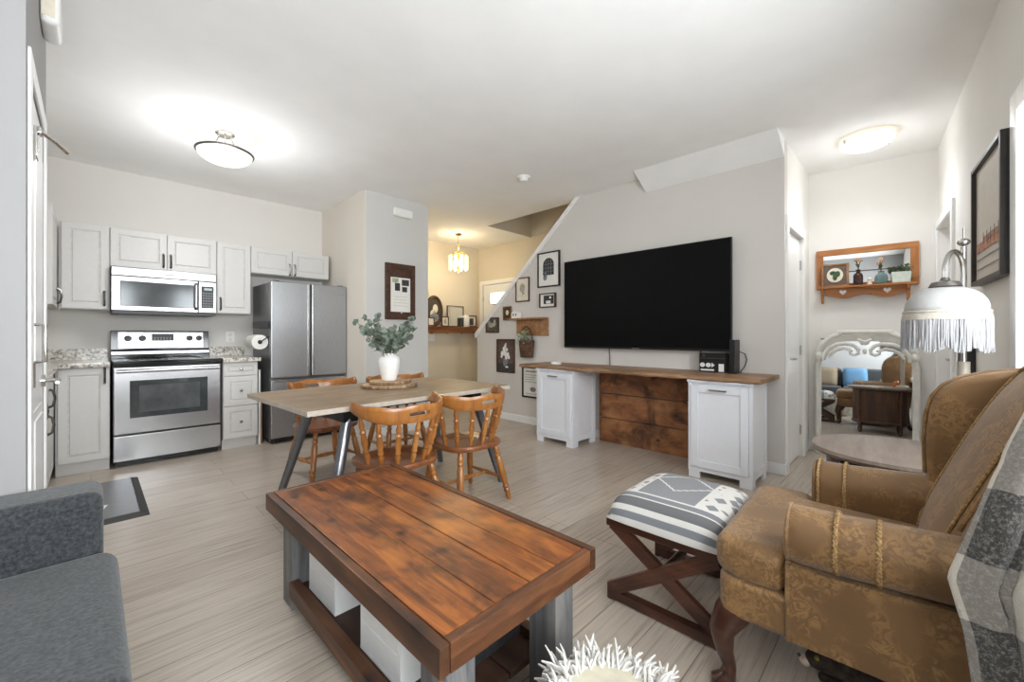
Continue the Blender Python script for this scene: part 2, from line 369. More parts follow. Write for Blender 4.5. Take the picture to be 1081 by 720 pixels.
# ================================================================== SETTING
CH = 2.74
struct('floor', MB().box(-1.2, 5.3, -.75, 6.0, -.1, 0), floor_m)
m = MB()
HX0, HX1, HY0, HY1 = 4.06, 5.05, 2.80, 4.50
m.box(-1.2, HX0, -.75, 6.0, CH, CH+.1); m.box(HX1, 5.3, -.75, 6.0, CH, CH+.1); m.box(HX0, HX1, -.75, HY0, CH, CH+.1); m.box(HX0, HX1, HY1, 6.0, CH, CH+.1)
struct('ceiling', m, ceil_m)
m = MB(); e_ = .012; m.box(HX0-.1, HX1+.1, HY1-e_, HY1+.08, CH+.101, 4.6); m.box(HX0, HX1, HY1-e_, HY1-.0005, CH+.001, CH+.101); m.box(HX0-.1, HX1+.1, HY0-.08, HY0+e_, CH+.101, 4.6); m.box(HX0, HX1, HY0+.0005, HY0+e_, CH+.001, CH+.101); m.box(HX1-e_, HX1+.1, HY0+e_, HY1-e_, CH+.101, 4.6); m.box(HX1-e_, HX1-.0005, HY0+e_, HY1-e_, CH+.001, CH+.101); m.box(HX0-.1, HX0+e_, HY0+e_, HY1-e_, CH+.101, 4.6); m.box(HX0+.0005, HX0+e_, HY0+e_, HY1-e_, CH+.001, CH+.101); m.box(HX0-.1, HX1+.1, HY0-.08, HY1+.08, 4.6, 4.7)
struct('wall_stairwell', m, stairw_m)
struct('wall_kitchen', MB().box(-1.0, 2.12, 5.53, 5.63, 0, CH), kwall_m)
struct('wall_kitchen_side', MB().box(-.95, -.85, 2.98, 5.53, 0, CH), kwall_m)
struct('wall_pillar', MB().box(2.12, 2.93, 4.33, 5.93, 0, CH), [pill_m])
struct('wall_entry', MB().box(2.93, 5.15, 5.83, 5.93, 0, CH), stairw_m)
m = MB(); m.box(5.05, 5.15, .90, 4.80, 0, CH); m.box(5.05, 5.15, 4.80, 5.70, 2.06, CH); m.box(5.05, 5.15, 5.70, 5.93, 0, CH)
struct('wall_stair_side', m, stairw_m)
struct('wall_tv', MB().prism([(.766, 0), (4.58, 0), (4.58, 1.13), (2.84, CH), (.766, CH)], 3.95, 4.06, 'X'), wall_m)
struct('trim_1', MB().prism([(4.61, 1.10), (4.61, 1.17), (2.83, CH+.0), (2.775, CH), (4.58, 1.115)], 3.925, 4.085, 'X'), trim_m)
struct('wall_soffit', MB().prism([(3.95, 2.596), (3.70, CH), (3.95, CH)], .766, 1.965, 'Y'), ceil_m)
struct('wall_kitchen_return', MB().box(2.108, 2.1195, 4.33, 5.53, 0, CH), plain('warm_return_paint', (226, 219, 208), .85, var=.008, scale=2))
# return wall with a closet door
m = MB(); m.box(4.06, 4.075, .766, .87, 0, CH); m.box(4.70, 5.15, .766, .87, 0, CH); m.box(4.075, 4.70, .766, .87, 2.05, CH)
struct('wall_return', m, wallw_m)
m = MB(); m.box(3.995, 4.075, .752, .768, 0, 2.05); m.box(4.70, 4.78, .752, .768, 0, 2.05); m.box(3.995, 4.78, .752, .768, 2.05, 2.13)
struct('trim_2', m, trim_m)
def slab_door(name, w, h, loc, rot, hinge_right=True, panels=True, mat=door_m):
    mb = MB(); mb.box(0, w, 0, .035, .012, h)
    if panels:
        for (a, b_, c, d) in ((.1, w-.1, .2, .85), (.1, w-.1, .98, h-.12)):
            mb.box(a, b_, -.004, .001, c, d, .004); mb.box(a+.035, b_-.035, -.009, .001, c+.035, d-.035, .006)
    d = build(name, mb, mat, None, loc, rot); d['kind'] = 'structure'
    for z in (.25, 1.0, 1.8):
        x = w if hinge_right else 0
        build('hinge', MB().tube([(x, -.008, z-.045), (x, -.008, z+.045)], .008), chrome_m, d)
    x = .06 if hinge_right else w-.06; sgn = 1 if hinge_right else -1
    hm = MB(); hm.tube([(x, 0, .94), (x, -.012, .94)], .026, 16); hm.tube([(x, -.012, .94), (x, -.05, .94)], .009); hm.tube([(x, -.05, .94), (x+sgn*.115, -.052, .938)], [.010, .008])
    build('lever_handle', hm, chrome_m, d)
    return d
slab_door('door_1', .617, 2.035, (4.079, .79, 0), 0)
# mirror wall
struct('wall_mirror', MB().box(0, .1, -.05, 1.05, 0, CH), wallw_m, MW_LOC, MW_ROT)
# window wall
m = MB(); D = (-.82, -.10, 0, 2.04); T0, T1 = -.10, 0
xs = [-6.25, WIN_ADDED[0], WIN_ADDED[1], WIN1[0], WIN1[1], D[0], D[1], .15]
m.box(xs[0], xs[1], T0, T1, 0, CH); m.box(xs[2], xs[3], T0, T1, 0, CH); m.box(xs[4], xs[5], T0, T1, 0, CH); m.box(xs[6], xs[7], T0, T1, 0, CH)
for w in (WIN1, WIN_ADDED): m.box(w[0], w[1], T0, T1, 0, w[2]); m.box(w[0], w[1], T0, T1, w[3], CH)
m.box(D[0], D[1], T0, T1, D[3], CH)
struct('wall_window', m, wallw_m, RW_LOC, RW_ROT)
def window(name, w):
    mb = MB(); c = .09; x0, x1, z0, z1 = w
    mb.box(x0-c, x0, -.002, .02, z0-c, z1+c, .006); mb.box(x1, x1+c, -.002, .02, z0-c, z1+c, .006); mb.box(x0, x1, -.002, .02, z1, z1+c, .006); mb.box(x0-c-.02, x1+c+.02, -.002, .05, z0-.05, z0, .008)
    f = build(name, mb, trim_m, None, RW_LOC, RW_ROT); f['kind'] = 'structure'
    mb = MB(); q = .05
    for a, b_ in ((x0, x0+q), (x1-q, x1), ((x0+x1)/2-q/2, (x0+x1)/2+q/2)): mb.box(a, b_, -.099, -.05, z0, z1)
    mb.box(x0, x1, -.10, -.05, z0, z0+q); mb.box(x0, x1, -.10, -.05, z1-q, z1)
    build('window_frame', mb, white_m, f)
    build('window_pane', MB().box(x0+q, x1-q, -.079, -.073, z0+q, z1-q), glass_m, f)
    return f
window('window_1', WIN1); window('window_added', WIN_ADDED)  # the second window is added out of view to light the room
m = MB(); c = .07
m.box(D[0]-c, D[0], 0, .018, 0, D[3]+c, .004); m.box(D[1], D[1]+c-.01, 0, .018, 0, D[3]+c, .004); m.box(D[0], D[1], 0, .018, D[3], D[3]+c, .004)
struct('trim_3', m, trim_m, RW_LOC, RW_ROT)
mat_d = Matrix.Translation(RW_LOC) @ Matrix.Rotation(RW_ROT, 4, 'Z')
p = mat_d @ Vector((D[1]-.002, -.09, 0))
slab_door('door_2', D[1]-D[0]-.004, 2.03, p, RW_ROT+pi)
# left block with pantry door, left wall
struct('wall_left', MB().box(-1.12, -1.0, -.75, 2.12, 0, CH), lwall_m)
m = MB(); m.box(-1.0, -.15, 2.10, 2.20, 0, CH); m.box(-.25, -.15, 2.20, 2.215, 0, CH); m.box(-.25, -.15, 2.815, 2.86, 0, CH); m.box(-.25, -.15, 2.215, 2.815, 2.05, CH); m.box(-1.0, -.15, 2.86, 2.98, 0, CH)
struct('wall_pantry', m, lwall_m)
m = MB(); m.box(-.15, -.141, 2.145, 2.215, 0, 2.12, .003); m.box(-.15, -.141, 2.815, 2.875, 0, 2.12, .003); m.box(-.15, -.141, 2.215, 2.815, 2.05, 2.12, .003)
struct('trim_4', m, trim_m)
d4 = slab_door('door_3', .594, 2.035, (-.152, 2.218, 0), R(90), hinge_right=False)
m = MB(); m.box(.085, .165, -.014, 0, 1.80, 1.91, .003); m.tube([(.12, -.016, 1.905), (.19, -.05, 1.90), (.26, -.085, 1.885)], .008); m.box(.10, .15, -.024, -.012, 1.89, 1.915, .003); m.box(.10, .115, -.018, -.012, 1.82, 1.88, .002)
build('swing_latch', m, chrome_m, d4)
m = MB(); m.tube([(.14, 0, 1.04), (.14, -.03, 1.04), (.14, -.03, 1.18), (.14, 0, 1.18)], .008)
build('pull_handle', m, chrome_m, d4)
# front door by the entry
m = MB(); m.box(5.035, 5.052, 4.73, 4.80, 0, 2.13, .004); m.box(5.035, 5.052, 5.70, 5.77, 0, 2.13, .004); m.box(5.035, 5.052, 4.80, 5.70, 2.06, 2.13, .004)
struct('trim_5', m, trim_m)
d5 = slab_door('door_4', .895, 2.05, (5.07, 5.6975, 0), R(-90), hinge_right=False, panels=False)
build('door_window', MB().box(.19, .70, -.006, .04, 1.70, 1.91), emit('daylit_door_glass', (235, 242, 250), 1.2), d5)
build('glass_trim', MB().tube([(.19, -.008, 1.70), (.70, -.008, 1.70), (.70, -.008, 1.91), (.19, -.008, 1.91)], .014, 8, True), trim_m, d5)
# baseboards
def board(name, mb): return struct(name, mb, trim_m)
board('baseboard_tv', MB().box(3.937, 3.95, .766, 4.58, 0, .09, .004))
board('baseboard_tv_end', MB().box(3.937, 3.995, .753, .766, 0, .09, .004))
board('baseboard_pillar', MB().box(2.12, 2.943, 4.317, 4.33, 0, .09, .004))
board('baseboard_entry', MB().box(2.93, 5.05, 5.817, 5.83, 0, .09, .004))
struct('baseboard_mirror', MB().box(-.013, 0, 0, .93, 0, .09, .004), trim_m, MW_LOC, MW_ROT)
m = MB(); m.box(-6.1, D[0]-c, 0, .013, 0, .09, .004); struct('baseboard_window', m, trim_m, RW_LOC, RW_ROT)

# ================================================================== COFFEE TABLE
ct = thing('coffee_table', 'rustic dark stained plank coffee table with grey washed legs', 'coffee table', (.832, 1.37, 0), 0)
hx, hy, Ht = .305, .635, .46
m = MB()
for x0, x1 in ((-.272, -.111), (-.1095, .0165), (.0205, .135), (.1365, .272)): m.box(x0, x1, -hy+.030, hy-.030, Ht-.035, Ht-.002, .003)
build('top_planks', m, rustic_m, ct)
m = MB(); 
for x0, x1 in ((-hx, -.2755), (.2755, hx)): build('side_rail', MB().box(x0, x1, -hy, hy, Ht-.072, Ht, .006), rusticy_m, ct)
for y0 in (-hy, hy-.028): build('end_rail', MB().box(-.275, .275, y0, y0+.028, Ht-.072, Ht, .005), rusticx_m, ct)
for sx in (-1, 1):
    for sy in (-1, 1):
        m = MB(); cx, cy = sx*.205, sy*.53
        m.box(cx-.045, cx+.045, cy-.055, cy+.055, 0, Ht-.072, .004)
        build('leg', m, greywood_m, ct)
for x0 in (-.262, .222): build('shelf_rail', MB().box(x0, x0+.04, -.475, .475, .06, .125, .005), rusticy_m, ct)
m = MB()
for i in range(3): m.box(-.22+i*.147, -.22+i*.147+.143, -.475, .475, .075, .10, .003)
build('shelf', m, shelfdark_m, ct)
def crate(label, loc, rot):
    t = thing('storage_crate', label, 'crate', loc, rot, 'white wooden crates under the coffee table')
    w, d, h = .21, .125, .19
    m = MB(); m.box(-w/2, w/2, -d, d, 0, .01); build('bottom', m, white_m, t)
    for y in (-d, d-.012):
        build('end_panel', MB().box(-w/2, w/2, y, y+.012, .008, h, .002), white_m, t)
    for x in (-w/2, w/2-.01):
        m = MB(); m.box(x, x+.01, -d+.012, d-.012, .01, .095, .002); m.box(x, x+.01, -d+.012, d-.012, .099, h, .002)
        build('side_panel', m, white_m, t)
    m = MB(); m.box(-.04, .04, -d-.003, -d+.001, .125, .145, .001); build('hand_slot', m, dark_m, t)
    return t
c1 = crate('white wooden crate on the table shelf nearest the dining chairs', (.735, 1.66, .10), R(.6))
dup(c1, 'white wooden crate on the table shelf nearest the shaggy pouf', (.735, 1.20, .10), R(.6))
t = thing('fabric_bin', 'black fabric bin at the open end of the coffee table shelf', 'bin', (.93, 1.10, .10), R(.6))
m = MB(); b = .005
m.box(-.13, .13, -.11, .11, 0, .012); m.box(-.13, .13, -.11, -.10, .012, .22, .003); m.box(-.13, .13, .10, .11, .012, .22, .003); m.box(-.13, -.12, -.10, .10, .012, .22, .003); m.box(.12, .13, -.10, .10, .012, .22, .003)
build('body', m, plain('black_canvas', (30, 31, 33), .9, var=.2, scale=60), t)
build('grab_loop', MB().tube([(-.04, -.113, .15), (-.03, -.12, .165), (.03, -.12, .165), (.04, -.113, .15)], .006, 8), black_m, t)

# ================================================================== DINING
dt = thing('dining_table', 'rectangular weathered wood dining table on splayed dark metal legs', 'dining table', (1.545, 2.79, 0), R(2.2))
m = MB()
for i in range(5): m.box(-.775, .775, -.50+i*.2, -.50+i*.2+.1985, .715, .742, .003)
build('tabletop', m, table_m, dt)
lm = plain('pale_table_edge', (186, 176, 162), .5, var=.05)
for y0 in (-.503, .5005): build('edge_band', MB().box(-.778, .778, y0, y0+.0025, .714, .7425), lm, dt)
for x0 in (-.778, .7755): build('edge_band', MB().box(x0, x0+.0025, -.5, .5, .714, .7425), lm, dt)
for y0 in (-.36, .12): build('apron_rail', MB().box(-.454, .454, y0, y0+.04, .68, .7145), blackm_m, dt)
for sx in (-1, 1):
    m = MB(); m.box(sx*.50-.045, sx*.50+.045, -.42, .20, .635, .7145, .004); build('end_plate', m, blackm_m, dt)
    for sy in (-1, 1):
        m = MB(); a = Vector((sx*.505, -.385 if sy < 0 else .136, .66)); b_ = Vector((sx*.68, -.50 if sy < 0 else .26, .0))
        m.tube([a, b_], [.034, .024], 14); 
        for i, v in enumerate(m.v): 
            if v[2] < .03: m.v[i] = (v[0], v[1], 0.0)
        build('leg', m, plain('leg_metal', (128, 130, 134), .3, .9, var=.05), dt, angle=40)
def make_chair(label, loc, rot):
    t = thing('dining_chair', label, 'chair', loc, rot, 'spindle back dining chairs')
    # faces +Y; seat
    n = 40; poly = []
    for k in range(n):
        a = 2*pi*k/n; c_, s_ = cos(a), sin(a); e = .62
        x = .225*abs(c_)**e*(1 if c_ > 0 else -1); y = .215*abs(s_)**e*(1 if s_ > 0 else -1)
        poly.append((x*(1+.06*s_), y))
    m = MB(); rings = [(.86, .375), (.97, .382), (1.0, .395), (1.0, .405), (.97, .415), (.80, .414), (.55, .404), (.25, .400)]
    vs = []; fs = []
    for q, z in rings:
        for (x, y) in poly: vs.append((x*q, y*q, z + (.006 if abs(x) < .03 and y > .05 and q < .9 else 0)))
    for i in range(len(rings)-1):
        for k in range(n): fs.append((i*n+k, i*n+(k+1) % n, (i+1)*n+(k+1) % n, (i+1)*n+k))
    fs.append(tuple(range(n))[::-1]); fs.append(tuple((len(rings)-1)*n+k for k in range(n)))
    m.add(vs, fs); build('seat', m, oakseat_m, t)
    prof = [(0, .014), (.08, .018), (.12, .021), (.16, .016), (.18, .022), (.21, .022), (.23, .016), (.30, .023), (.55, .024), (.72, .019), (.76, .024), (.79, .018), (.83, .023), (.87, .017), (.94, .017), (1, .012)]
    L = {}
    for sx in (-1, 1):
        for sy in (-1, 1):
            a = Vector((sx*.15, sy*.14, .382)); b_ = Vector((sx*.212, sy*(.205 if sy > 0 else .225), 0)); L[sx, sy] = (a, b_)
            build('leg', MB().turned(a, b_, prof), oak_m, t)
    sp = [(0, .009), (.25, .012), (.45, .016), (.5, .018), (.55, .016), (.75, .012), (1, .009)]
    mids = []
    for sx in (-1, 1):
        p, q = L[sx, 1][0].lerp(L[sx, 1][1], .62), L[sx, -1][0].lerp(L[sx, -1][1], .62)
        build('stretcher', MB().turned(p, q, sp, 10), oak_m, t); mids.append(p.lerp(q, .5))
    build('stretcher', MB().turned(mids[0], mids[1], sp, 10), oak_m, t)
    # crest rail: curved band, hand slot at centre back
    def rx(a, z):  # a: angle from straight back, -100..100 deg
        k = (z-.62)/.14
        return Vector((sin(a)*(.252+.02*k), -cos(a)*(.222+.02*k)-.02, 0))
    A = R(98); nu, nv = 56, 8
    def crest(u, v, off):
        a = -A+2*A*u; q = abs(a)/A
        top = .750 + .006*cos(a*6) + .030*max(0, min(1, (q-.70)/.22)) - .03*max(0, (q-.93)/.07)
        bot = .655 + .055*max(0, (q-.45)/.55)
        z = bot+(top-bot)*v; b_ = rx(a, z); nrm = Vector((sin(a), -cos(a), 0))
        e = 1 - .55*abs(2*v-1)**4
        return b_ + nrm*off*e + Vector((0, 0, z))
    hole = lambda i, j: 24 <= i <= 31 and 3 <= j <= 4
    m = MB(); th = .0135
    o_ = len(m.v); m.grid(lambda u, v: crest(u, v, th), nu, nv, skip=hole); i_ = len(m.v); m.grid(lambda u, v: crest(u, v, -th), nu, nv, skip=hole)
    def q(i, j): return i*(nv+1)+j
    fs = []
    for i in range(nu):
        for j in (0, nv): fs.append((o_+q(i, j), o_+q(i+1, j), i_+q(i+1, j), i_+q(i, j)))
    for j in range(nv):
        for i in (0, nu): fs.append((o_+q(i, j), o_+q(i, j+1), i_+q(i, j+1), i_+q(i, j)))
    for i in range(24, 32):
        for j in (3, 5): fs.append((o_+q(i, j), o_+q(i+1, j), i_+q(i+1, j), i_+q(i, j)))
    for j in (3, 4):
        for i in (24, 32): fs.append((o_+q(i, j), o_+q(i, j+1), i_+q(i, j+1), i_+q(i, j)))
    m.f += fs; m.mi += [0]*len(fs)
    build('crest_rail', m, oak_m, t, angle=50)
    spn = [(0, .010), (.10, .012), (.2, .017), (.26, .012), (.30, .018), (.36, .014), (.5, .019), (.64, .014), (.70, .018), (.74, .012), (.82, .016), (.92, .011), (1, .009)]
    for a in (-80, -52, -26, 0, 26, 52, 80):
        a = R(a); top = rx(a, .66)+Vector((0, 0, .668+.03*max(0, (abs(a)/A-.45)/.55))); bt = Vector((sin(a)*.192, -cos(a)*.178, .405))
        build('spindle', MB().turned(bt, top, spn, 10), oak_m, t)
    return t
ch = make_chair('honey oak spindle chair half hidden behind the coffee table corner', (1.285, 2.24, 0), R(1))
dup(ch, 'honey oak spindle chair on the near side, closest to the television console', (1.835, 2.255, 0), R(-1))
dup(ch, 'honey oak spindle chair on the far side, in front of the fridge', (1.37, 3.52, 0), R(186))
dup(ch, 'honey oak spindle chair on the far side, behind the vase', (2.03, 3.50, 0), R(178))

# slab, vase, eucalyptus
def slab(label, r, z, th, loc, mat_e):
    t = thing('wood_slab', label, 'wood slab', (loc[0], loc[1], z), random.random()*3, 'bark edged wood slices under the vase')
    n = 40; ph = [random.uniform(0, 6) for _ in range(4)]
    rr = [r*(1+.03*sin(3*2*pi*k/n+ph[0])+.025*sin(5*2*pi*k/n+ph[1])+.012*sin(11*2*pi*k/n+ph[2])) for k in range(n)]
    m = MB(); vs = []; fs = []
    for q, zz in ((.97, 0), (1, th*.4), (.975, th)):
        for k in range(n): vs.append((rr[k]*q*cos(2*pi*k/n), rr[k]*q*sin(2*pi*k/n), zz))
    for i in range(2):
        for k in range(n): fs.append((i*n+k, i*n+(k+1) % n, (i+1)*n+(k+1) % n, (i+1)*n+k))
    fs.append(tuple(range(n))[::-1]); m.add(vs, fs); build('bark', m, mat_e, t)
    m = MB(); m.add([(rr[k]*.975*cos(2*pi*k/n), rr[k]*.975*sin(2*pi*k/n), th) for k in range(n)]+[(rr[k]*.96*cos(2*pi*k/n), rr[k]*.96*sin(2*pi*k/n), th-.004) for k in range(n)], [tuple(range(n)), tuple(range(n, 2*n))[::-1]]+[(k, (k+1) % n, n+(k+1) % n, n+k) for k in range(n)])
    build('cut_face', m, slab_m, t)
VX, VY = 1.62, 2.92
slab('wider bark edged wood slice lying on the dining table', .205, .743, .024, (VX, VY), bark_m)
slab('smaller bark edged wood slice stacked under the white vase', .155, .768, .022, (VX, VY), bark_m)
VZ = .7915
m = MB(); m.lathe([(.045, 0), (.052, .003), (.066, .05), (.078, .11), (.081, .15), (.074, .175), (.056, .19), (.048, .197), (.050, .207), (.045, .209), (.042, .196), (.05, .185), (.07, .15), (.06, .05), (.01, .02)], 32)
v = build('vase', m, ceramic_m, None, (VX, VY, VZ)); tag(v, 'round white ceramic vase on the wood slices', 'vase')
eu = thing('eucalyptus_stems', 'bunch of dusty green eucalyptus stems in the white vase', 'plant', (VX, VY, VZ+.025))
ms = MB(); ml = MB(); rnd = random.Random(11)
def leaf(mb, p, d, r, rnd, up=None):
    d = d.normalized(); s_ = d.cross(Vector((rnd.uniform(-1, 1), rnd.uniform(-1, 1), rnd.uniform(-.4, 1)))).normalized(); nn = d.cross(s_)
    vs = []; N = 8
    for k in range(N): a = 2*pi*k/N; vs.append(p + d*r*(1+cos(a))*1.0 + s_*r*.85*sin(a) + nn*(.18*r*cos(2*a)))
    mb.add(vs+[p+d*r+nn*r*.12], [(k, (k+1) % N, N) for k in range(N)])
for i in range(22):
    a = 2*pi*i/22+rnd.uniform(-.2, .2); spread = rnd.uniform(.06, .27); h = rnd.uniform(.30, .47)-.35*max(0, spread-.2)
    pts = []
    for q in range(9):
        s_ = q/8; pts.append(Vector((cos(a)*(.014+spread*max(0, s_-.30)**1.25*1.55), sin(a)*(.014+spread*max(0, s_-.30)**1.25*1.55), h*s_-.05*spread*s_*s_)))
    ms.tube(pts, [.0022]*9, 5)
    for q in range(3, 9):
        if pts[q].z < .20: continue
        d = (pts[q]-pts[q-1]).normalized()
        for k in range(3):
            side = Vector((rnd.uniform(-1, 1), rnd.uniform(-1, 1), rnd.uniform(-.5, .7)))+d*.3
            leaf(ml, pts[q], side, rnd.uniform(.018, .031), rnd)
    leaf(ml, pts[8], pts[8]-pts[7], .02, rnd)
build('stems', ms, stem_m, eu); build('leaves', ml, green_m, eu, smooth=False)

# ================================================================== KITCHEN
def raised(mb, x0, x1, z0, z1, y, fr=.052):
    """a raised-panel door face on -Y, front plane at y"""
    mb.box(x0, x1, y+.008, y+.02, z0, z1)
    mb.box(x0, x0+fr, y, y+.009, z0, z1, .003); mb.box(x1-fr, x1, y, y+.009, z0, z1, .003)
    mb.box(x0+fr-.002, x1-fr+.002, y, y+.009, z0, z0+fr, .003); mb.box(x0+fr-.002, x1-fr+.002, y, y+.009, z1-fr, z1, .003)
    g = .011
    if x1-x0 > 2*fr+.05 and z1-z0 > 2*fr+.03: mb.box(x0+fr+g, x1-fr-g, y+.0005, y+.0085, z0+fr+g, z1-fr-g, .006, 1)
glaze_m = plain('panel_groove_glaze', (206, 204, 200), .6, var=.05)
pull_m = plain('pewter_pull', (120, 118, 115), .25, 1, var=.25, scale=18)
def arc_pull(x, z, y, parent, horiz=False, L=.125):
    m = MB()
    pts = [Vector((0, 0, -L/2)), Vector((0, -.022, -L/2+.012)), Vector((0, -.03, 0)), Vector((0, -.022, L/2-.012)), Vector((0, 0, L/2))]
    m.tube([Vector((x, y, z))+(Vector((p.z, p.y, 0)) if horiz else p) for p in pts], [.010, .008, .007, .008, .010], 8)
    return build('pull_handle', m, pull_m, parent)
def knob(x, z, y, parent):
    mt = Matrix.Translation((x, y, z)) @ Matrix.Rotation(R(90), 4, 'X')
    return build('knob', MB().lathe([(.006, -.002), (.005, .012), (.012, .016), (.015, .022), (.011, .027), (.001, .028)], 14, mat=mt), chrome_m, parent)
def groove(door, x0, x1, z0, z1, y, fr=.052):
    m = MB(); m.box(x0+fr+.001, x1-fr-.001, y+.0068, y+.0079, z0+fr+.001, z1-fr-.001); return build('panel_groove', m, glaze_m, door)
def cabinet(name, label, loc, rot, w, d, z0, z1, doors, toe=0, group=None):
    """local: x 0..w, front at y=0 (faces -Y), back at y=d. doors: (x0,x1,z0,z1,handle,(hx,hz))"""
    t = thing(name, label, 'cabinet', loc, rot, group)
    m = MB()
    if toe: m.box(0, w, .02, d, z0+toe, z1); m.box(0, w, .06, d, z0, z0+toe)
    else: m.box(0, w, .02, d, z0, z1)
    build('body', m, cab_m, t)
    for (a, b_, c_, e, kind, hp) in doors:
        fr = .052 if e-c_ > .2 else .035
        m = MB(); raised(m, a+.002, b_-.002, c_, e, -.0005, fr); dn = build('drawer' if kind == 'knob' else 'door', m, cab_m, t)
        groove(dn, a+.002, b_-.002, c_, e, -.0005, fr)
        if kind == 'knob': knob(hp[0], hp[1], 0, dn)
        elif kind == 'pull': arc_pull(hp[0], hp[1], 0, dn)
    return t
KG = 'white raised panel wall cabinets'
Y0 = 5.2
cabinet('wall_cabinet', 'tall white wall cabinet left of the microwave', (-.19, Y0, 0), 0, .31, .327, 1.37, 2.12, [(.012, .305, 1.375, 2.115, 'pull', (.275, 1.47))], group=KG)
cabinet('wall_cabinet', 'wide white two door wall cabinet above the microwave', (.122, Y0, 0), 0, .795, .327, 1.765, 2.12, [(0, .397, 1.77, 2.115, 'pull', (.37, 1.86)), (.399, .795, 1.77, 2.115, 'pull', (.426, 1.86))], group=KG)
cabinet('wall_cabinet', 'tall white wall cabinet between microwave and fridge', (.92, Y0, 0), 0, .305, .327, 1.37, 2.12, [(0, .305, 1.375, 2.115, 'pull', (.03, 1.47))], group=KG)
cabinet('wall_cabinet', 'low white two door wall cabinet above the fridge', (1.228, Y0, 0), 0, .835, .327, 1.825, 2.12, [(0, .416, 1.83, 2.115, 'pull', (.39, 1.90)), (.418, .835, 1.83, 2.115, 'pull', (.444, 1.90))], group=KG)
cabinet('wall_cabinet', 'white corner wall cabinet seen edge on beside the pantry door', (-.20, 4.60, 0), R(90), .60, .62, 1.37, 2.12, [(0, .58, 1.375, 2.115, 'pull', (.535, 1.47))], group=KG)
cabinet('base_cabinet', 'white base cabinet left of the stove', (-.198, 4.87, 0), 0, .31, .65, 0, .873, [(.012, .306, .105, .865, 'pull', (.28, .80))], toe=.1, group='white base cabinets')
cabinet('base_cabinet', 'white base cabinet run seen edge on beside the pantry door', (-.205, 3.05, 0), R(90), 1.815, .63, 0, .873, [(0, .6, .105, .865, 'pull', (.55, .70)), (.603, 1.2, .105, .865, 'pull', (1.14, .53)), (1.203, 1.8, .105, .865, 'pull', (1.26, .70))], toe=.1, group='white base cabinets')
cabinet('drawer_cabinet', 'white three drawer cabinet right of the stove', (.912, 4.87, 0), 0, .298, .65, 0, .873, [(0, .298, .735, .865, 'knob', (.149, .80)), (0, .298, .435, .728, 'knob', (.149, .585)), (0, .298, .11, .428, 'knob', (.149, .27))], toe=.1, group='white base cabinets')
def counter(label, mb): o = build('countertop', mb, granite_m); tag(o, label, 'countertop', 'speckled granite countertops')
m = MB(); m.prism([(-.84, 3.03), (-.175, 3.03), (-.175, 4.78), (-.12, 4.845), (.115, 4.845), (.115, 5.525), (-.84, 5.525)], .874, .914, 'Z', .004); m.box(-.82, .115, 5.507, 5.528, .914, 1.015, .002)
counter('speckled granite corner countertop with backsplash left of the stove', m)
m = MB(); m.box(.908, 1.235, 4.845, 5.525, .874, .914, .004); m.box(.908, 1.235, 5.507, 5.528, .914, 1.015, .002)
counter('small speckled granite countertop between stove and fridge', m)
# stove
st = thing('stove', 'stainless steel electric stove with black glass oven window', 'stove', (.512, 4.865, 0))
m = MB(); m.box(-.381, .381, .03, .645, .05, .905); m.box(-.36, .36, .06, .6, 0, .05); build('body', m, black_m, st)
m = MB(); m.box(-.384, .384, -.005, .60, .905, .918, .004); build('cooktop', m, blackg_m, st)
for (x, y, r) in ((-.19, .16, .10), (.19, .16, .085), (-.19, .43, .085), (.19, .43, .10)):
    build('burner_ring', MB().lathe([(r, .9181), (r+.004, .9186), (r+.004, .9181)], 32, (x, y, 0)), chrome_m, st)
m = MB(); m.box(-.379, .379, 0, .032, .285, .862, .008); od = build('oven_door', m, steelh_m, st)
build('oven_window', MB().box(-.275, .275, -.003, .002, .42, .745, .012), ovenglass_m, od)
build('window_rack', MB().box(-.215, .215, -.0042, -.002, .465, .70, .002), plain('oven_interior', (92, 95, 96), .12, .2, var=.2, scale=5), od)
m = MB(); m.tube([(-.36, -.035, .83), (.36, -.035, .83)], .016, 12); m.box(-.36, -.33, -.035, .002, .82, .842, .003); m.box(.33, .36, -.035, .002, .82, .842, .003); build('oven_handle', m, steelh_m, od)
build('storage_drawer', MB().box(-.379, .379, 0, .032, .055, .27, .006), steelh_m, st)
build('front_lip', MB().box(-.381, .381, -.004, .03, .866, .904, .004), blackg_m, st)
m = MB(); m.prism([(.56, .918), (.645, .918), (.645, 1.185), (.60, 1.185), (.585, 1.0), (.56, .985)], -.381, .381, 'X', .004); bgd = build('backguard', m, blackg_m, st)
build('vent_trim', MB().box(-.378, .378, .552, .562, .955, .985, .002), steelh_m, bgd)
mt = Matrix.Translation((0, .585, 1.0)) @ Matrix.Rotation(math.atan2(.015, .185)*-1, 4, 'X')
build('control_panel', MB().box(-.33, .33, -.006, .004, .012, .172, .003, mat=mt), steelh_m, bgd)
build('display', MB().box(-.085, .085, -.009, .0, .085, .155, .002, mat=mt), black_m, bgd)
m = MB()
for r_ in range(2):
    for c_ in range(6): m.box(-.07+c_*.024, -.055+c_*.024, -.0105, -.008, .095+r_*.016, .104+r_*.016, mat=mt)
build('display_button', m, plain('button_grey', (150, 150, 150), .5), bgd)
for x in (-.26, -.155, .215, .295):
    q = mt @ Matrix.Translation((x, -.006, .11)) @ Matrix.Rotation(R(90), 4, 'X')
    build('control_knob', MB().lathe([(.028, 0), (.026, .004), (.021, .006), (.019, .026), (.001, .027)], 20, mat=q), black_m, bgd)
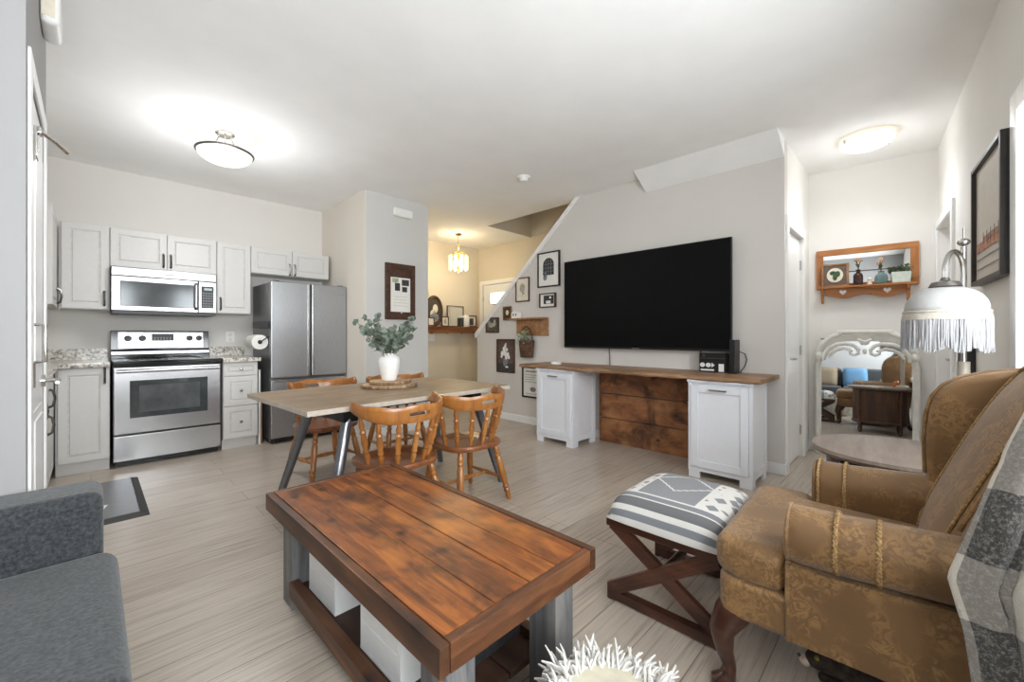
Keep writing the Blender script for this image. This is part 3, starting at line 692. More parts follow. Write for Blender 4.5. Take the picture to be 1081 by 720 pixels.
# microwave
mw = thing('microwave', 'stainless steel over the range microwave above the stove', 'microwave', (.514, 5.12, 1.347))
m = MB(); m.box(-.385, .385, .03, .40, 0, .41); build('body', m, black_m, mw)
m = MB(); m.box(-.388, .388, 0, .03, .335, .412, .006); build('top_vent_panel', m, steelh_m, mw)
m = MB(); m.box(-.388, .236, 0, .03, .02, .331, .006); md = build('door', m, steelh_m, mw)
build('window', MB().box(-.325, .20, -.003, .002, .062, .285, .008), mwglass_m, md)
m = MB(); m.box(-.328, .203, -.0015, .002, .059, .288, .008); build('window_border', m, black_m, md)
m = MB(); m.tube([(.218, -.002, .05), (.218, -.03, .07), (.218, -.03, .285), (.218, -.002, .305)], .011, 10, sq=1.2); build('handle', m, steel_m, md)
cp = build('control_panel', MB().box(.24, .388, 0, .03, .02, .331, .006), steelh_m, mw)
build('keypad', MB().box(.262, .364, -.003, .002, .065, .285, .004), black_m, cp)
build('clock_display', MB().box(.285, .35, -.0045, -.002, .245, .268), plain('lcd', (170, 186, 190), .3), cp)
m = MB()
for r_ in range(6):
    for c_ in range(4): m.box(.27+c_*.023, .288+c_*.023, -.0045, -.002, .078+r_*.026, .095+r_*.026)
build('keypad_button', m, plain('key_grey', (110, 112, 113), .5), cp)
build('brand_badge', MB().box(-.03, .05, -.002, .002, .366, .377), plain('badge_grey', (130, 130, 132), .4, .5), mw)
build('under_grille', MB().box(-.38, .38, .004, .38, -.012, .019, .003), black_m, mw)
# fridge
fr = thing('refrigerator', 'stainless steel french door refrigerator beside the pillar', 'refrigerator', (1.703, 4.77, 0))
m = MB(); m.box(-.392, .392, .075, .70, .03, 1.70, .004); build('body', m, fside_m, fr)
for x0, x1 in ((-.398, -.006), (.006, .398)):
    d = build('door', MB().box(x0, x1, 0, .07, .69, 1.708, .012), fsteel_m, fr)
    xx = x1-.02 if x1 < 0 else x0+.02
    build('handle_strip', MB().box(xx-.012, xx+.012, -.006, .004, .70, 1.70, .003), steel_m, d)
m = MB(); m.box(-.398, .398, 0, .07, .06, .672, .012); d = build('freezer_drawer', m, fsteel_m, fr)
build('drawer_lip', MB().box(-.37, .37, -.006, .004, .645, .668, .003), steel_m, d)
build('brand_badge', MB().box(.29, .37, -.002, .001, 1.60, 1.61), chrome_m, fr)
m = MB()
for x in (-.34, .34): m.lathe([(.025, 0), (.025, .012), (.018, .03)], 14, (x, .1, 0))
m.box(-.38, .38, .03, .1, .025, .058); build('foot', m, black_m, fr)
for x in (-.34, .34): build('top_hinge', MB().box(x-.03, x+.03, .03, .11, 1.7, 1.718, .003), black_m, fr)
# paper towel and magnetic rack on the fridge side
m = MB(); q = Matrix.Translation((1.228, 4.86, 1.07)) @ Matrix.Rotation(R(-90), 4, 'X')
m.lathe([(.022, 0), (.076, 0), (.076, .27), (.022, .27)], 28, mat=q)
pt = thing('paper_towel_roll', 'white paper towel roll hanging on the side of the fridge', 'paper towel')
build('paper_roll', m, paper_m, pt)
build('cardboard_core', MB().lathe([(.0215, -.001), (.0215, .271)], 20, mat=q), dark_m, pt)
ph_ = thing('towel_holder', 'black wire holder carrying the paper towel roll', 'holder')
m = MB(); m.tube([(1.228, 4.835, 1.07), (1.228, 5.15, 1.07)], .007, 8); m.tube([(1.228, 4.84, 1.07), (1.304, 4.84, 1.13)], .006, 8); m.tube([(1.228, 5.145, 1.07), (1.304, 5.145, 1.13)], .006, 8)
build('rod', m, black_m, ph_)
m = MB(); m.box(1.225, 1.3105, 4.85, 5.12, 1.215, 1.222, .001); m.box(1.225, 1.232, 4.85, 5.12, 1.222, 1.285, .001); m.box(1.3035, 1.3105, 4.85, 5.12, 1.222, 1.29, .001); m.box(1.232, 1.3035, 4.85, 4.856, 1.222, 1.285, .001); m.box(1.232, 1.3035, 5.114, 5.12, 1.222, 1.285, .001)
tag(build('magnetic_rack', m, black_m), 'black magnetic tray on the fridge side above the towel roll', 'rack')
ol = thing('wall_outlet', 'white wall outlet above the counter beside the stove', 'outlet', (1.10, 5.53, 1.12))
build('cover_plate', MB().box(-.04, .04, -.007, 0, -.06, .06, .003), white_m, ol)
m = MB(); m.box(-.018, .018, -.010, -.006, -.045, -.008, .002); m.box(-.018, .018, -.010, -.006, .008, .045, .002); build('socket', m, cream_m, ol)
m = MB(); m.box(1.228, 1.243, 4.9, 5.4, 0, .78, .003); tag(build('serving_board', m, white_m), 'white board standing in the gap beside the fridge', 'board')
m = MB(); m.box(1.25, 1.266, 4.93, 5.38, 0, .52, .003); tag(build('cutting_board', m, wood('pale_board', [(150, 108, 76), (180, 138, 104)], 'Z')), 'brown cutting board standing in the gap beside the fridge', 'board')
# mat
mtg = thing('floor_mat', 'black cushioned floor mat in front of the kitchen cabinets', 'mat', (.03, 3.98, 0))
m = MB(); X, Yh = .235, .50
m.add([(-X, -Yh, 0), (X, -Yh, 0), (X, Yh, 0), (-X, Yh, 0), (-X+.04, -Yh+.05, .018), (X-.04, -Yh+.05, .018), (X-.04, Yh-.05, .018), (-X+.04, Yh-.05, .018)], [(0, 3, 2, 1), (0, 1, 5, 4), (1, 2, 6, 5), (2, 3, 7, 6), (3, 0, 4, 7)])
build('bevelled_edge', m, plain('mat_edge', (58, 58, 56), .6, var=.05), mtg, smooth=False)
build('mat_surface', MB().box(-X+.045, X-.045, -Yh+.055, Yh-.055, .0175, .0195), plain('mat_grey', (104, 104, 106), .35, var=.05), mtg)
m = MB(); m.prism([(-.02, -.30), (.01, -.32), (.03, -.24), (.05, -.16), (.02, -.15), (-.03, -.16), (-.02, -.24)], .0194, .0199, 'Z'); m.prism([(-.03, -.145), (.0, -.15), (.02, -.14), (.0, -.10), (-.03, -.11)], .0194, .0199, 'Z')
build('white_print', m, white_m, mtg)

# ================================================================== LAMPS ON THE CEILING
kl = thing('ceiling_lamp', 'semi flush frosted bowl ceiling lamp over the kitchen', 'ceiling lamp', (.745, 3.91, CH))
build('canopy', MB().lathe([(.001, -.028), (.05, -.026), (.066, -.012), (.068, 0)], 28), chrome_m, kl)
for a in (20, 140, 260):
    build('rod', MB().tube([(.045*cos(R(a)), .045*sin(R(a)), -.02), (.11*cos(R(a)), .11*sin(R(a)), -.155)], .005, 8), chrome_m, kl)
m = MB(); rb = .185
prof = [(rb, -.155)]+[(rb*cos(pi/2*i/10), -.16-.085*sin(pi/2*i/10)) for i in range(10)]+[(.002, -.245)]+[(rb*.96*cos(pi/2*i/10), -.158-.08*sin(pi/2*i/10)) for i in range(9, -1, -1)]
mm = MB(); n = 36; vs = []; fs = []
for r_, z in prof:
    for k in range(n): vs.append((r_*cos(2*pi*k/n), r_*sin(2*pi*k/n), z))
for i in range(len(prof)-1):
    for k in range(n): fs.append((i*n+k, i*n+(k+1) % n, (i+1)*n+(k+1) % n, (i+1)*n+k))
mm.add(vs, fs); build('glass_bowl', mm, bowl_m, kl)
build('rim', MB().tube([((rb+.004)*cos(2*pi*k/40), (rb+.004)*sin(2*pi*k/40), -.157) for k in range(40)], .009, 8, True), plain('dark_nickel', (104, 102, 98), .35, .9), kl)
point('kitchen_lamp_bulb', (.745, 3.91, CH-.13), 0.25, (.97, .985, 1), .06)
point('kitchen_lamp_spill', (.745, 3.91, CH-.58), 8.5, (.96, .98, 1), .16)
down_light('kitchen_lamp_glow', (.745, 3.91, CH-.37), 12, (.95, .98, 1), .12)
al = thing('ceiling_lamp', 'flush frosted dome ceiling lamp in front of the carved mirror wall', 'ceiling lamp', (4.39, .285, CH))
build('base_plate', MB().lathe([(.12, -.02), (.13, 0)], 28), white_m, al)
build('glass_dome', MB().lathe([(.002, -.095)]+[(.175*sin(pi/2*i/10), -.03-.065*cos(pi/2*i/10)) for i in range(1, 11)]+[(.172, -.022)], 36), bowl2_m, al)
for a in (-45.6, 134.4):
    build('clip', MB().tube([(.16*cos(R(a)), .16*sin(R(a)), -.02), (.184*cos(R(a)), .184*sin(R(a)), -.03), (.176*cos(R(a)), .176*sin(R(a)), -.05)], .007, 8), chrome_m, al)
down_light('flush_lamp_bulb', (4.39, .285, CH-.22), 10, (.93, .97, 1), .12)
point('flush_lamp_glow', (4.39, .285, CH-.18), 1.6, (.96, .98, 1), .1)
sd = thing('smoke_detector', 'round white smoke detector on the ceiling', 'smoke detector', (3.065, 2.835, CH))
build('base', MB().lathe([(.062, -.012), (.068, 0)], 28), white_m, sd)
build('sensor_cap', MB().lathe([(.001, -.045), (.03, -.044), (.042, -.03), (.05, -.012)], 28), white_m, sd)
chd = thing('chandelier', 'small brass chandelier with glowing crystals over the entry', 'chandelier', (4.06, 5.16, CH))
build('canopy', MB().lathe([(.002, -.03), (.04, -.025), (.055, 0)], 24), gold_m, chd)
m = MB()
for i in range(12): m.tube([((.008 if i % 2 else 0)*cos(2*pi*k/8), (0 if i % 2 else .008)*cos(2*pi*k/8), -.04-i*.02+.013*sin(2*pi*k/8)) for k in range(8)], .002, 5, True)
build('chain', m, gold_m, chd)
m = MB(); m.tube([(.10*cos(2*pi*k/32), .10*sin(2*pi*k/32), -.33) for k in range(32)], .006, 8, True); m.tube([(.13*cos(2*pi*k/32), .13*sin(2*pi*k/32), -.45) for k in range(32)], .006, 8, True)
m.tube([(0, 0, -.28), (0, 0, -.58)], .008, 8); m.ball((0, 0, -.59), .018)
for k in range(8): a = 2*pi*k/8; m.tube([(0, 0, -.29), (.07*cos(a), .07*sin(a), -.30), (.10*cos(a), .10*sin(a), -.33), (.13*cos(a), .13*sin(a), -.45)], .004, 6)
for k in range(6): a = 2*pi*k/6; m.tube([(0, 0, -.55), (.04*cos(a), .04*sin(a), -.54), (.065*cos(a), .065*sin(a), -.49)], .005, 6)
build('brass_frame', m, gold_m, chd)
for k in range(6):
    a = 2*pi*k/6; build('bulb', MB().ball((.065*cos(a), .065*sin(a), -.45), .014, sz=1.9, n=10), bulb_m, chd)
for k in range(10):
    a = 2*pi*k/10; m = MB(); q = Matrix.Translation((.145*cos(a), .145*sin(a), -.45)) @ Matrix.Rotation(a, 4, 'Z')
    m.prism([(-.026, -.09), (0, -.125), (.026, -.09), (.026, .085), (0, .11), (-.026, .085)], -.004, .004, 'X', .002, mat=q)
    build('crystal', m, glassy_m, chd)
point('chandelier_bulbs', (4.06, 5.16, CH-.62), 5, (1, .86, .60), .05)
point('chandelier_bulbs', (4.06, 5.16, CH-.24), 1.6, (1, .86, .6), .02)

# ================================================================== PILLAR
sr = thing('door_chime', 'white rounded chime box high on the grey pillar', 'chime box', (2.566, 4.33, 2.57))
build('cover', MB().box(-.125, .125, -.05, 0, -.045, .05, .018, 3), white_m, sr)
build('sound_slot', MB().box(-.09, .09, -.04, -.01, -.049, -.044), cream_m, sr)
dcb = thing('door_chime', 'white chime box high on the wall above the pantry door', 'chime box', (-.15, 2.70, 2.53))
build('cover', MB().box(0, .06, -.10, .10, -.075, .075, .022, 3), white_m, dcb)
build('side_slot', MB().box(.005, .045, -.102, -.099, -.05, .05, .001), cream_m, dcb)
def frame(name, label, cat, loc, rot, w, h, fw, depth, fmat, group=None, mat_c=paper_m, mount=0, mount_m=paper_m, shape=None):
    """rectangular frame centred at loc on a wall; local front -Y, wall at y=0"""
    t = thing(name, label, cat, loc, rot, group)
    m = MB(); x, z = w/2, h/2
    m.box(-x, -x+fw, -depth, 0, -z, z, .003); m.box(x-fw, x, -depth, 0, -z, z, .003); m.box(-x+fw, x-fw, -depth, 0, -z, -z+fw, .003); m.box(-x+fw, x-fw, -depth, 0, z-fw, z, .003)
    build('frame', m, fmat, t)
    f = -depth*.55
    if mount: build('mount', MB().box(-x+fw, x-fw, f, f+.004, -z+fw, z-fw), mount_m, t)
    q = fw+mount
    build('picture', MB().box(-x+q, x-q, f-(.001 if mount else 0), f+.003, -z+q, z-q), mat_c, t)
    return t, f-.002
def flat(parent, name, polys, y, mat, th=.0015):
    m = MB()
    for p in polys: m.prism(p, y-th, y, 'Y')
    return build(name, m, mat, parent, smooth=False)
def ell(cx, cz, rx, rz, n=18, a0=0, a1=2*pi): return [(cx+rx*cos(a0+(a1-a0)*k/n), cz+rz*sin(a0+(a1-a0)*k/n)) for k in range(n)]
def rect(x0, x1, z0, z1): return [(x0, z0), (x1, z0), (x1, z1), (x0, z1)]
ink_m = plain('dark_ink', (58, 60, 60), .8, var=.3, scale=60)
inkg_m = plain('grey_ink', (128, 130, 132), .8, var=.2)
inkf_m = plain('pale_ink', (176, 170, 158), .8, var=.1)
t, f = frame('memo_board', 'dark brown framed memo board with pinned papers on the pillar', 'memo board', (2.538, 4.33, 1.648), 0, .385, .65, .05, .03, brown_m, mat_c=brown_m)
flat(t, 'paper_sheet', [rect(-.128, .128, -.235, .165)], f, paper_m)
flat(t, 'photo', [rect(-.075, -.01, .01, .10), rect(.015, .11, .075, .145), rect(.02, .085, .0, .06)], f-.002, ink_m)
flat(t, 'photo', [rect(-.11, -.03, .105, .155)], f-.0025, green2_m)
flat(t, 'handwriting', [rect(-.09, .09, -.06-k*.035, -.057-k*.035) for k in range(4)], f-.002, inkf_m)
build('pin', MB().ball((.01, f-.006, -.245), .008, n=8), white_m, t)

# ================================================================== GALLERY ON THE TV WALL (faces -X)
GX, GR = 3.949, R(-90)
def gal(yc, zc): return (GX, yc, zc)
t, f = frame('picture_frame', 'largest wall print, white with an arched window drawing in a thin black frame', 'picture', gal(3.225, 1.95), GR, .345, .43, .016, .028, black_m)
flat(t, 'arched_window_drawing', [[(-.085, -.07)]+[(.085*cos(pi-pi*k/14), .055+.085*sin(pi-pi*k/14)) for k in range(15)]+[(.085, -.07)]], f, ink_m)
flat(t, 'window_bars', [rect(-.003+k*.04, .003+k*.04, -.07, .12) for k in (-1, 0, 1)]+[rect(-.085, .085, -.03+k*.045, -.026+k*.045) for k in range(3)], f-.002, inkg_m)
flat(t, 'plant_drawing', [ell(-.05, -.10, .03, .035), ell(-.045, -.06, .018, .03)], f-.003, inkg_m)
t, f = frame('picture_frame', 'cream floral sketch in a thin brown frame beside the stair trim', 'picture', gal(3.665, 1.735), GR, .24, .315, .014, .022, brown_m, mat_c=cream_m)
flat(t, 'sketch', [ell(0, .02, .045, .06), rect(-.003, .003, -.09, -.03), ell(.02, -.05, .02, .015)], f, inkf_m)
t, f = frame('picture_frame', 'small landscape black and white photo in a dark deep frame below the arched print', 'picture', gal(3.235, 1.57), GR, .25, .175, .012, .04, brown_m)
flat(t, 'photo', [rect(-.06, .095, -.045, .06)], f, ink_m); flat(t, 'photo_highlight', [rect(-.02, .05, -.04, -.005), rect(.03, .06, .02, .045)], f-.002, paper_m)
t, f = frame('picture_frame', 'tiny gold framed picture hanging just past the end of the wooden wall shelf', 'picture', gal(3.945, 1.437), GR, .155, .185, .022, .022, plain('old_gold', (120, 92, 54), .45, .3, var=.2), mat_c=brown_m)
flat(t, 'flower', [ell(0, .01, .03, .035)], f, cream_m)
t, f = frame('picture_frame', 'small square grey framed picture nearest the stair trim', 'picture', gal(4.245, 1.282), GR, .265, .215, .018, .02, walnut_m, mat_c=plain('dark_moss_picture', (84, 84, 72), .7, var=.4, scale=25))
flat(t, 'hare_shape', [ell(-.02, .0, .06, .035), ell(.05, .03, .025, .05), ell(-.06, .03, .02, .03)], f, inkf_m)
t, f = frame('picture_frame', 'brown painting of a white bouquet in a taupe frame', 'picture', gal(3.98, .862), GR, .345, .455, .028, .022, walnut_m, mat_c=plain('brown_painting', (96, 78, 72), .7, var=.15))
flat(t, 'painted_table', [rect(-.145, .145, -.20, -.10)], f, ink_m)
flat(t, 'painted_vase', [[(-.03, -.14), (.03, -.14), (.045, -.06), (.02, -.03), (-.02, -.03), (-.045, -.06)]], f-.0012, inkg_m)
flat(t, 'painted_blooms', [ell(x, z, r_, r_*1.25, 10) for x, z, r_ in ((0, .13, .022), (-.02, .09, .03), (.03, .085, .02), (-.055, .03, .03), (.0, .03, .03), (.05, .02, .025), (-.07, -.01, .018), (.07, -.02, .02), (.02, -.02, .025), (.01, .16, .012))], f-.0024, white_m)
flat(t, 'painted_lemon', [ell(.03, -.15, .03, .012)], f-.0024, white_m)
t, f = frame('picture_frame', 'white notice in a thick black frame behind the left console cabinet', 'picture', gal(3.50, .54), GR, .33, .40, .022, .025, black_m)
flat(t, 'notice_text', [rect(-.10, .10, .13, .145)]+[rect(-.12, .09-.03*(k % 3), .09-k*.03, .096-k*.03) for k in range(4)]+[ell(.02, -.09, .05, .03), rect(-.1, .1, -.15, -.145)], f, inkg_m)
ws = thing('wall_shelf', 'rustic pine ledge shelf with a plank back on the wall', 'shelf', gal(3.50, 1.25), GR)
build('back_board', MB().box(-.265, .27, -.02, 0, -.115, .09, .004), pine_m, ws)
build('shelf_board', MB().box(-.325, .27, -.115, 0, .09, .112, .004), pine_m, ws)
hb = thing('house_ornament', 'tiny white house shaped block on the wooden wall shelf', 'ornament', (3.895, 3.735, 1.3625), GR)
build('block', MB().prism([(-.06, 0), (.06, 0), (.06, .075), (.0, .10), (-.06, .075)], -.035, .035, 'Y', .003), white_m, hb)
flat(hb, 'painted_window', [rect(-.035, -.012, .03, .06), rect(.012, .035, .03, .06)], -.0352, inkg_m)
wb = thing('wall_basket', 'dark woven basket hanging from the wooden wall shelf', 'basket', (3.923, 3.555, .86), GR)
m = MB(); nn = 24
def bk(u, v):
    a = pi+pi*u; r_ = .085+.02*v; return Vector((r_*cos(a)*1.12, -.012+.10*(.75+.25*v)*sin(a), .0+.215*v))
m.grid(lambda u, v: bk(u, v), nn, 10); m.grid(lambda u, v: Vector((bk(0, 0).x*(1-2*u)*(1+.23*v), -.006, .215*v)), 4, 10); m.add([bk(i/nn, 0) for i in range(nn+1)], [tuple(range(nn+1))])
build('body', m, basket_m, wb, solid=.006)
m = MB(); m.tube([(-.10, -.02, .21), (-.09, -.03, .30), (-.05, -.035, .37), (0, -.036, .395), (.05, -.035, .37), (.09, -.03, .30), (.10, -.02, .21)], .008, 8); build('hoop_handle', m, basket_m, wb)
fl = thing('basket_greenery', 'pale green leafy sprigs filling the dark hanging basket', 'plant', (3.863, 3.555, 1.02), GR)
m = MB(); ms = MB(); rnd = random.Random(5)
for i in range(70):
    a = rnd.uniform(0, 2*pi); q = rnd.uniform(.0, .10); p = Vector((q*cos(a)*1.1, max(-.07, min(.02, q*sin(a)*.6)), .05+rnd.uniform(0, .13)-q*.5)); leaf(m, p, Vector((cos(a), -abs(sin(a))*.5-.2, rnd.uniform(-.3, .8))), rnd.uniform(.012, .022), rnd)
for i in range(8): ms.tube([(.06*cos(i), -.01+.02*sin(i), -.06), (.07*cos(i), -.01+.03*sin(i), .08)], .003, 5)
build('stems', ms, stem_m, fl); build('leaves', m, green2_m, fl, smooth=False)

# ================================================================== TELEVISION AND CONSOLE
tv = thing('television', 'huge black flat television mounted on the wall above the console', 'television', (3.945, 2.033, 1.495), GR)
w2, h2 = .898, .497
build('wall_bracket', MB().box(-.30, .30, -.035, 0, -.2, .2, .004), black_m, tv)
build('rear_housing', MB().box(-.75, .75, -.052, -.03, -.42, .38, .008), black_m, tv)
build('bezel', MB().box(-w2, w2, -.085, -.05, -h2, h2, .005), black_m, tv)
build('screen', MB().box(-w2+.009, w2-.009, -.0862, -.084, -h2+.02, h2-.009), plain('tv_screen', (4, 4, 5), .5, var=.02, spec=.15), tv)
build('brand_badge', MB().box(-.04, .04, -.0866, -.085, -h2+.004, -h2+.014), plain('badge_dark', (120, 120, 122), .4), tv)
m = MB(); m.tube([(3.94, 2.38, 1.02), (3.942, 2.38, .95), (3.94, 2.375, .88), (3.935, 2.37, .81)], .006, 8); tag(build('power_cord', m, plain('cord_grey', (120, 120, 120), .6)), 'grey power cord hanging from the television to the console top', 'cord')
def bin_cab(label, yc, w, d=.40, h=.765):
    t = thing('tilt_out_cabinet', label, 'cabinet', (3.40, yc, 0), GR, 'white tilt out cabinets under the wood console top')
    a = w/2
    m = MB(); z0 = .055
    m.box(-a+.002, a-.002, .022, d, z0, h)                      # carcass
    for x in (-a, a-.085): m.box(x, x+.085, 0, .0215, 0, z0-.0005, .001)          # front feet
    for sx in (-1, 1):
        xa, xb = (-a, -a+.018) if sx < 0 else (a-.018, a)
        m.box(xa, xb, .022, .09, 0, z0-.0005); m.box(xa, xb, d-.09, d, 0, z0-.0005)
        xa, xb = (-a-.004, -a+.0015) if sx < 0 else (a-.0015, a+.004)
        m.box(xa, xb, .0, .06, z0, h, .001); m.box(xa, xb, d-.055, d, z0, h, .001); m.box(xa, xb, .0605, d-.0555, h-.06, h, .001); m.box(xa, xb, .0605, d-.0555, z0, z0+.06, .001)
    m.box(-a+.002, a-.002, 0, .0215, z0, .089); m.box(-a+.002, -a+.02, 0, .0215, .0895, h); m.box(a-.02, a-.002, 0, .0215, .0895, h)
    m.box(-a-.012, a+.012, -.012, d, h+.0005, h+.0175, .004)
    build('body', m, bin_m, t)
    x0, x1, zz0, zz1, f_ = -a+.022, a-.022, .093, h-.023, .055
    m = MB(); m.box(x0, x1, -.002, .018, zz0, zz1)
    m.box(x0, x0+f_, -.016, -.002, zz0, zz1, .003); m.box(x1-f_, x1, -.016, -.002, zz0, zz1, .003); m.box(x0+f_, x1-f_, -.016, -.002, zz0, zz0+f_, .003); m.box(x0+f_, x1-f_, -.016, -.002, zz1-f_, zz1, .003)
    dd = build('tilt_door', m, bin_m, t)
    m = MB(); m.box(-.065, .065, -.040, -.030, zz1-.035, zz1-.022, .003); m.box(-.055, -.045, -.032, -.014, zz1-.034, zz1-.023); m.box(.045, .055, -.032, -.014, zz1-.034, zz1-.023)
    build('bar_pull', m, chrome_m, dd)
    return t
bin_cab('white tilt out cabinet at the left end of the console by the picture wall', 2.71, .48)
bin_cab('white tilt out cabinet at the right end of the console by the closet door', 1.09, .46)
m = MB(); nn = 60; vs = []; fs = []; rnd = random.Random(3); ph = [rnd.uniform(0, 6) for _ in range(5)]
ya, yb = .80, 3.20
for i in range(nn+1):
    y = ya+(yb-ya)*i/nn; e = 3.372+.010*sin(9*y+ph[0])+.007*sin(23*y+ph[1])+.004*sin(51*y+ph[2]); bev = .012+.007*sin(31*y+ph[3])
    for (x, z) in ((3.947, .783), (e+bev, .783), (e, .795+.003*sin(40*y)), (e+.006+bev*.5, .817), (3.947, .817)): vs.append((x, y, z))
for i in range(nn):
    for k in range(5): fs.append((i*5+k, i*5+(k+1) % 5, (i+1)*5+(k+1) % 5, (i+1)*5+k))
fs += [(0, 1, 2, 3, 4), tuple(nn*5+k for k in range(5))[::-1]]
m.add(vs, fs); o = build('console_top', m, live_m, angle=25); tag(o, 'long live edge wood slab laid across the two white cabinets', 'console top')
cpn = thing('plank_panel', 'stained reclaimed plank panel between the two white cabinets', 'wood panel', (3.885, 0, 0))
for i in range(3): build('plank', MB().box(-.012, .012, 1.33, 2.462, .0+i*.2615, .0+i*.2615+.254, .005), plank_m, cpn)
m = MB(); m.lathe([(.055, 0), (.06, .01), (.055, .026), (.03, .03), (.001, .031)], 28, (3.62, 2.86, .8172)); tag(build('smart_puck', m, white_m), 'small round white puck on the console top', 'puck')
rt = thing('game_console_box', 'black electronics box with white markings on the console top', 'box', (3.86, 1.27, .8175), GR)
build('body', MB().box(-.115, .10, -.06, .06, 0, .165, .006), black_m, rt)
build('top_ridge', MB().box(-.115, .10, -.064, .06, .118, .124, .002), plain('dark_grey_plastic', (60, 61, 63), .35), rt)
flat(rt, 'white_marking', [ell(-.085, .062, .022, .02, 14), ell(-.035, .062, .022, .02, 14), [(-.008, .04), (.018, .062), (-.008, .084)], rect(-.1, .012, .012, .026)], -.0605, white_m)
flat(rt, 'white_label', [rect(.05, .092, .008, .075)], -.0605, white_m)
build('vent_button', MB().ball((-.075, -.06, .142), .012, n=10), plain('dark_grey_button', (72, 72, 74), .4), rt)
ur = thing('modem', 'slim black upright modem at the right of the electronics box', 'modem', (3.84, 1.105, .8175), GR)
build('body', MB().box(-.022, .022, -.07, .07, .004, .285, .008), black_m, ur); build('stand', MB().box(-.035, .035, -.075, .075, 0, .010, .003), black_m, ur)
m = MB(); m.tube([(3.90, 1.075, .83), (3.915, 1.05, .87), (3.93, 1.035, .93), (3.935, 1.05, .98), (3.92, 1.09, 1.0)], .004, 6); tag(build('data_cord', m, black_m), 'thin black cord looping behind the upright modem', 'cord')
m = MB(); m.tube([(3.91, 1.41, 1.0), (3.915, 1.405, .93), (3.91, 1.395, .86), (3.88, 1.388, .822)], .006, 6); tag(build('video_cord', m, black_m), 'black cord dropping from the television beside the electronics box', 'cord')

# ================================================================== ENTRY LEDGE
el = thing('entry_ledge', 'long brown wood ledge shelf on the entry wall', 'shelf', (4.0, 5.83, 0))
ledge_m = wood('ledge_wood', [(92, 50, 26), (134, 82, 46), (168, 112, 68)], 'X', 6, 10)
build('shelf_board', MB().box(-.95, 1.03, -.16, 0, 1.268, 1.29, .003), ledge_m, el)
build('apron', MB().box(-.95, 1.03, -.14, -.12, 1.18, 1.268, .003), ledge_m, el)
for x in (-.5, .02, .34, .66, .95): build('bracket', MB().prism([(-.122, 1.265), (0, 1.265), (0, 1.17)], x-.02, x+.02, 'X'), ledge_m, el)
LY = 5.735
def at_x(px, y=LY): u = px-540.5; return (311.2+.6997*u)/(304.8-.7145*u)*y
ov = thing('oval_portrait', 'oval brown framed portrait leaning on the entry ledge', 'picture', (at_x(459), LY+.02, 1.295))
m = MB(); m.tube([(.15*cos(2*pi*k/36), 0, .25+.235*sin(2*pi*k/36)) for k in range(36)], .028, 10, True); build('oval_frame', m, brown_m, ov)
m = MB(); m.prism(ell(0, .25, .14, .22, 32), -.005, .012, 'Y'); build('portrait_ground', m, plain('dark_olive', (72, 68, 60), .7), ov)
flat(ov, 'portrait_figures', [ell(.02, .29, .05, .075), ell(-.03, .20, .05, .07)], -.006, cream_m); flat(ov, 'portrait_clothes', [ell(.0, .14, .09, .075)], -.0075, inkg_m)
t, f = frame('picture_frame', 'small dark framed picture right of the oval portrait on the ledge', 'picture', (at_x(469.5), LY, 1.375), 0, .15, .17, .018, .02, brown_m, mat_c=cream_m, group='frames on the entry ledge')
flat(t, 'figure', [ell(0, 0, .03, .045)], f, inkf_m)
t, f = frame('wall_mirror', 'tall thin framed mirror leaning on the entry ledge', 'mirror', (at_x(481.5), LY+.03, 1.472), 0, .36, .365, .014, .022, brown_m, mat_c=mirror_m)
m = MB(); m.lathe([(.06, 0), (.064, .01), (.064, .17), (.05, .20), (.001, .205)], 24, (at_x(491), LY-.02, 1.2905)); tag(build('white_canister', m, ceramic_m), 'white rounded canister on the entry ledge', 'canister')
m = MB(); m.box(-.022, .022, -.03, .03, 0, .16, .006, mat=Matrix.Translation((at_x(486.8), LY-.02, 1.2905))); tag(build('dark_bottle', m, ink_m), 'slim dark block beside the white canister on the ledge', 'ornament')
t, f = frame('picture_frame', 'wide brown framed picture at the stair end of the ledge', 'picture', (at_x(498.5), LY+.04, 1.395), 0, .25, .21, .02, .02, brown_m, mat_c=cream_m, group='frames on the entry ledge')
flat(t, 'figure', [rect(-.05, .05, -.07, .05)], f, ink_m)
t, f = frame('picture_frame', 'small brown framed picture under the oval portrait by the pillar', 'picture', (at_x(452.8), LY-.05, 1.365), 0, .13, .14, .016, .018, brown_m, mat_c=cream_m, group='frames on the entry ledge')
sw = thing('light_switch', 'white light switch on the entry wall below the ledge', 'switch', (at_x(455.5, 5.83), 5.83, 1.10))
build('cover_plate', MB().box(-.06, .06, -.007, 0, -.06, .06, .003), white_m, sw); build('toggle', MB().box(-.02, .02, -.011, -.006, -.03, .03, .002), white_m, sw)

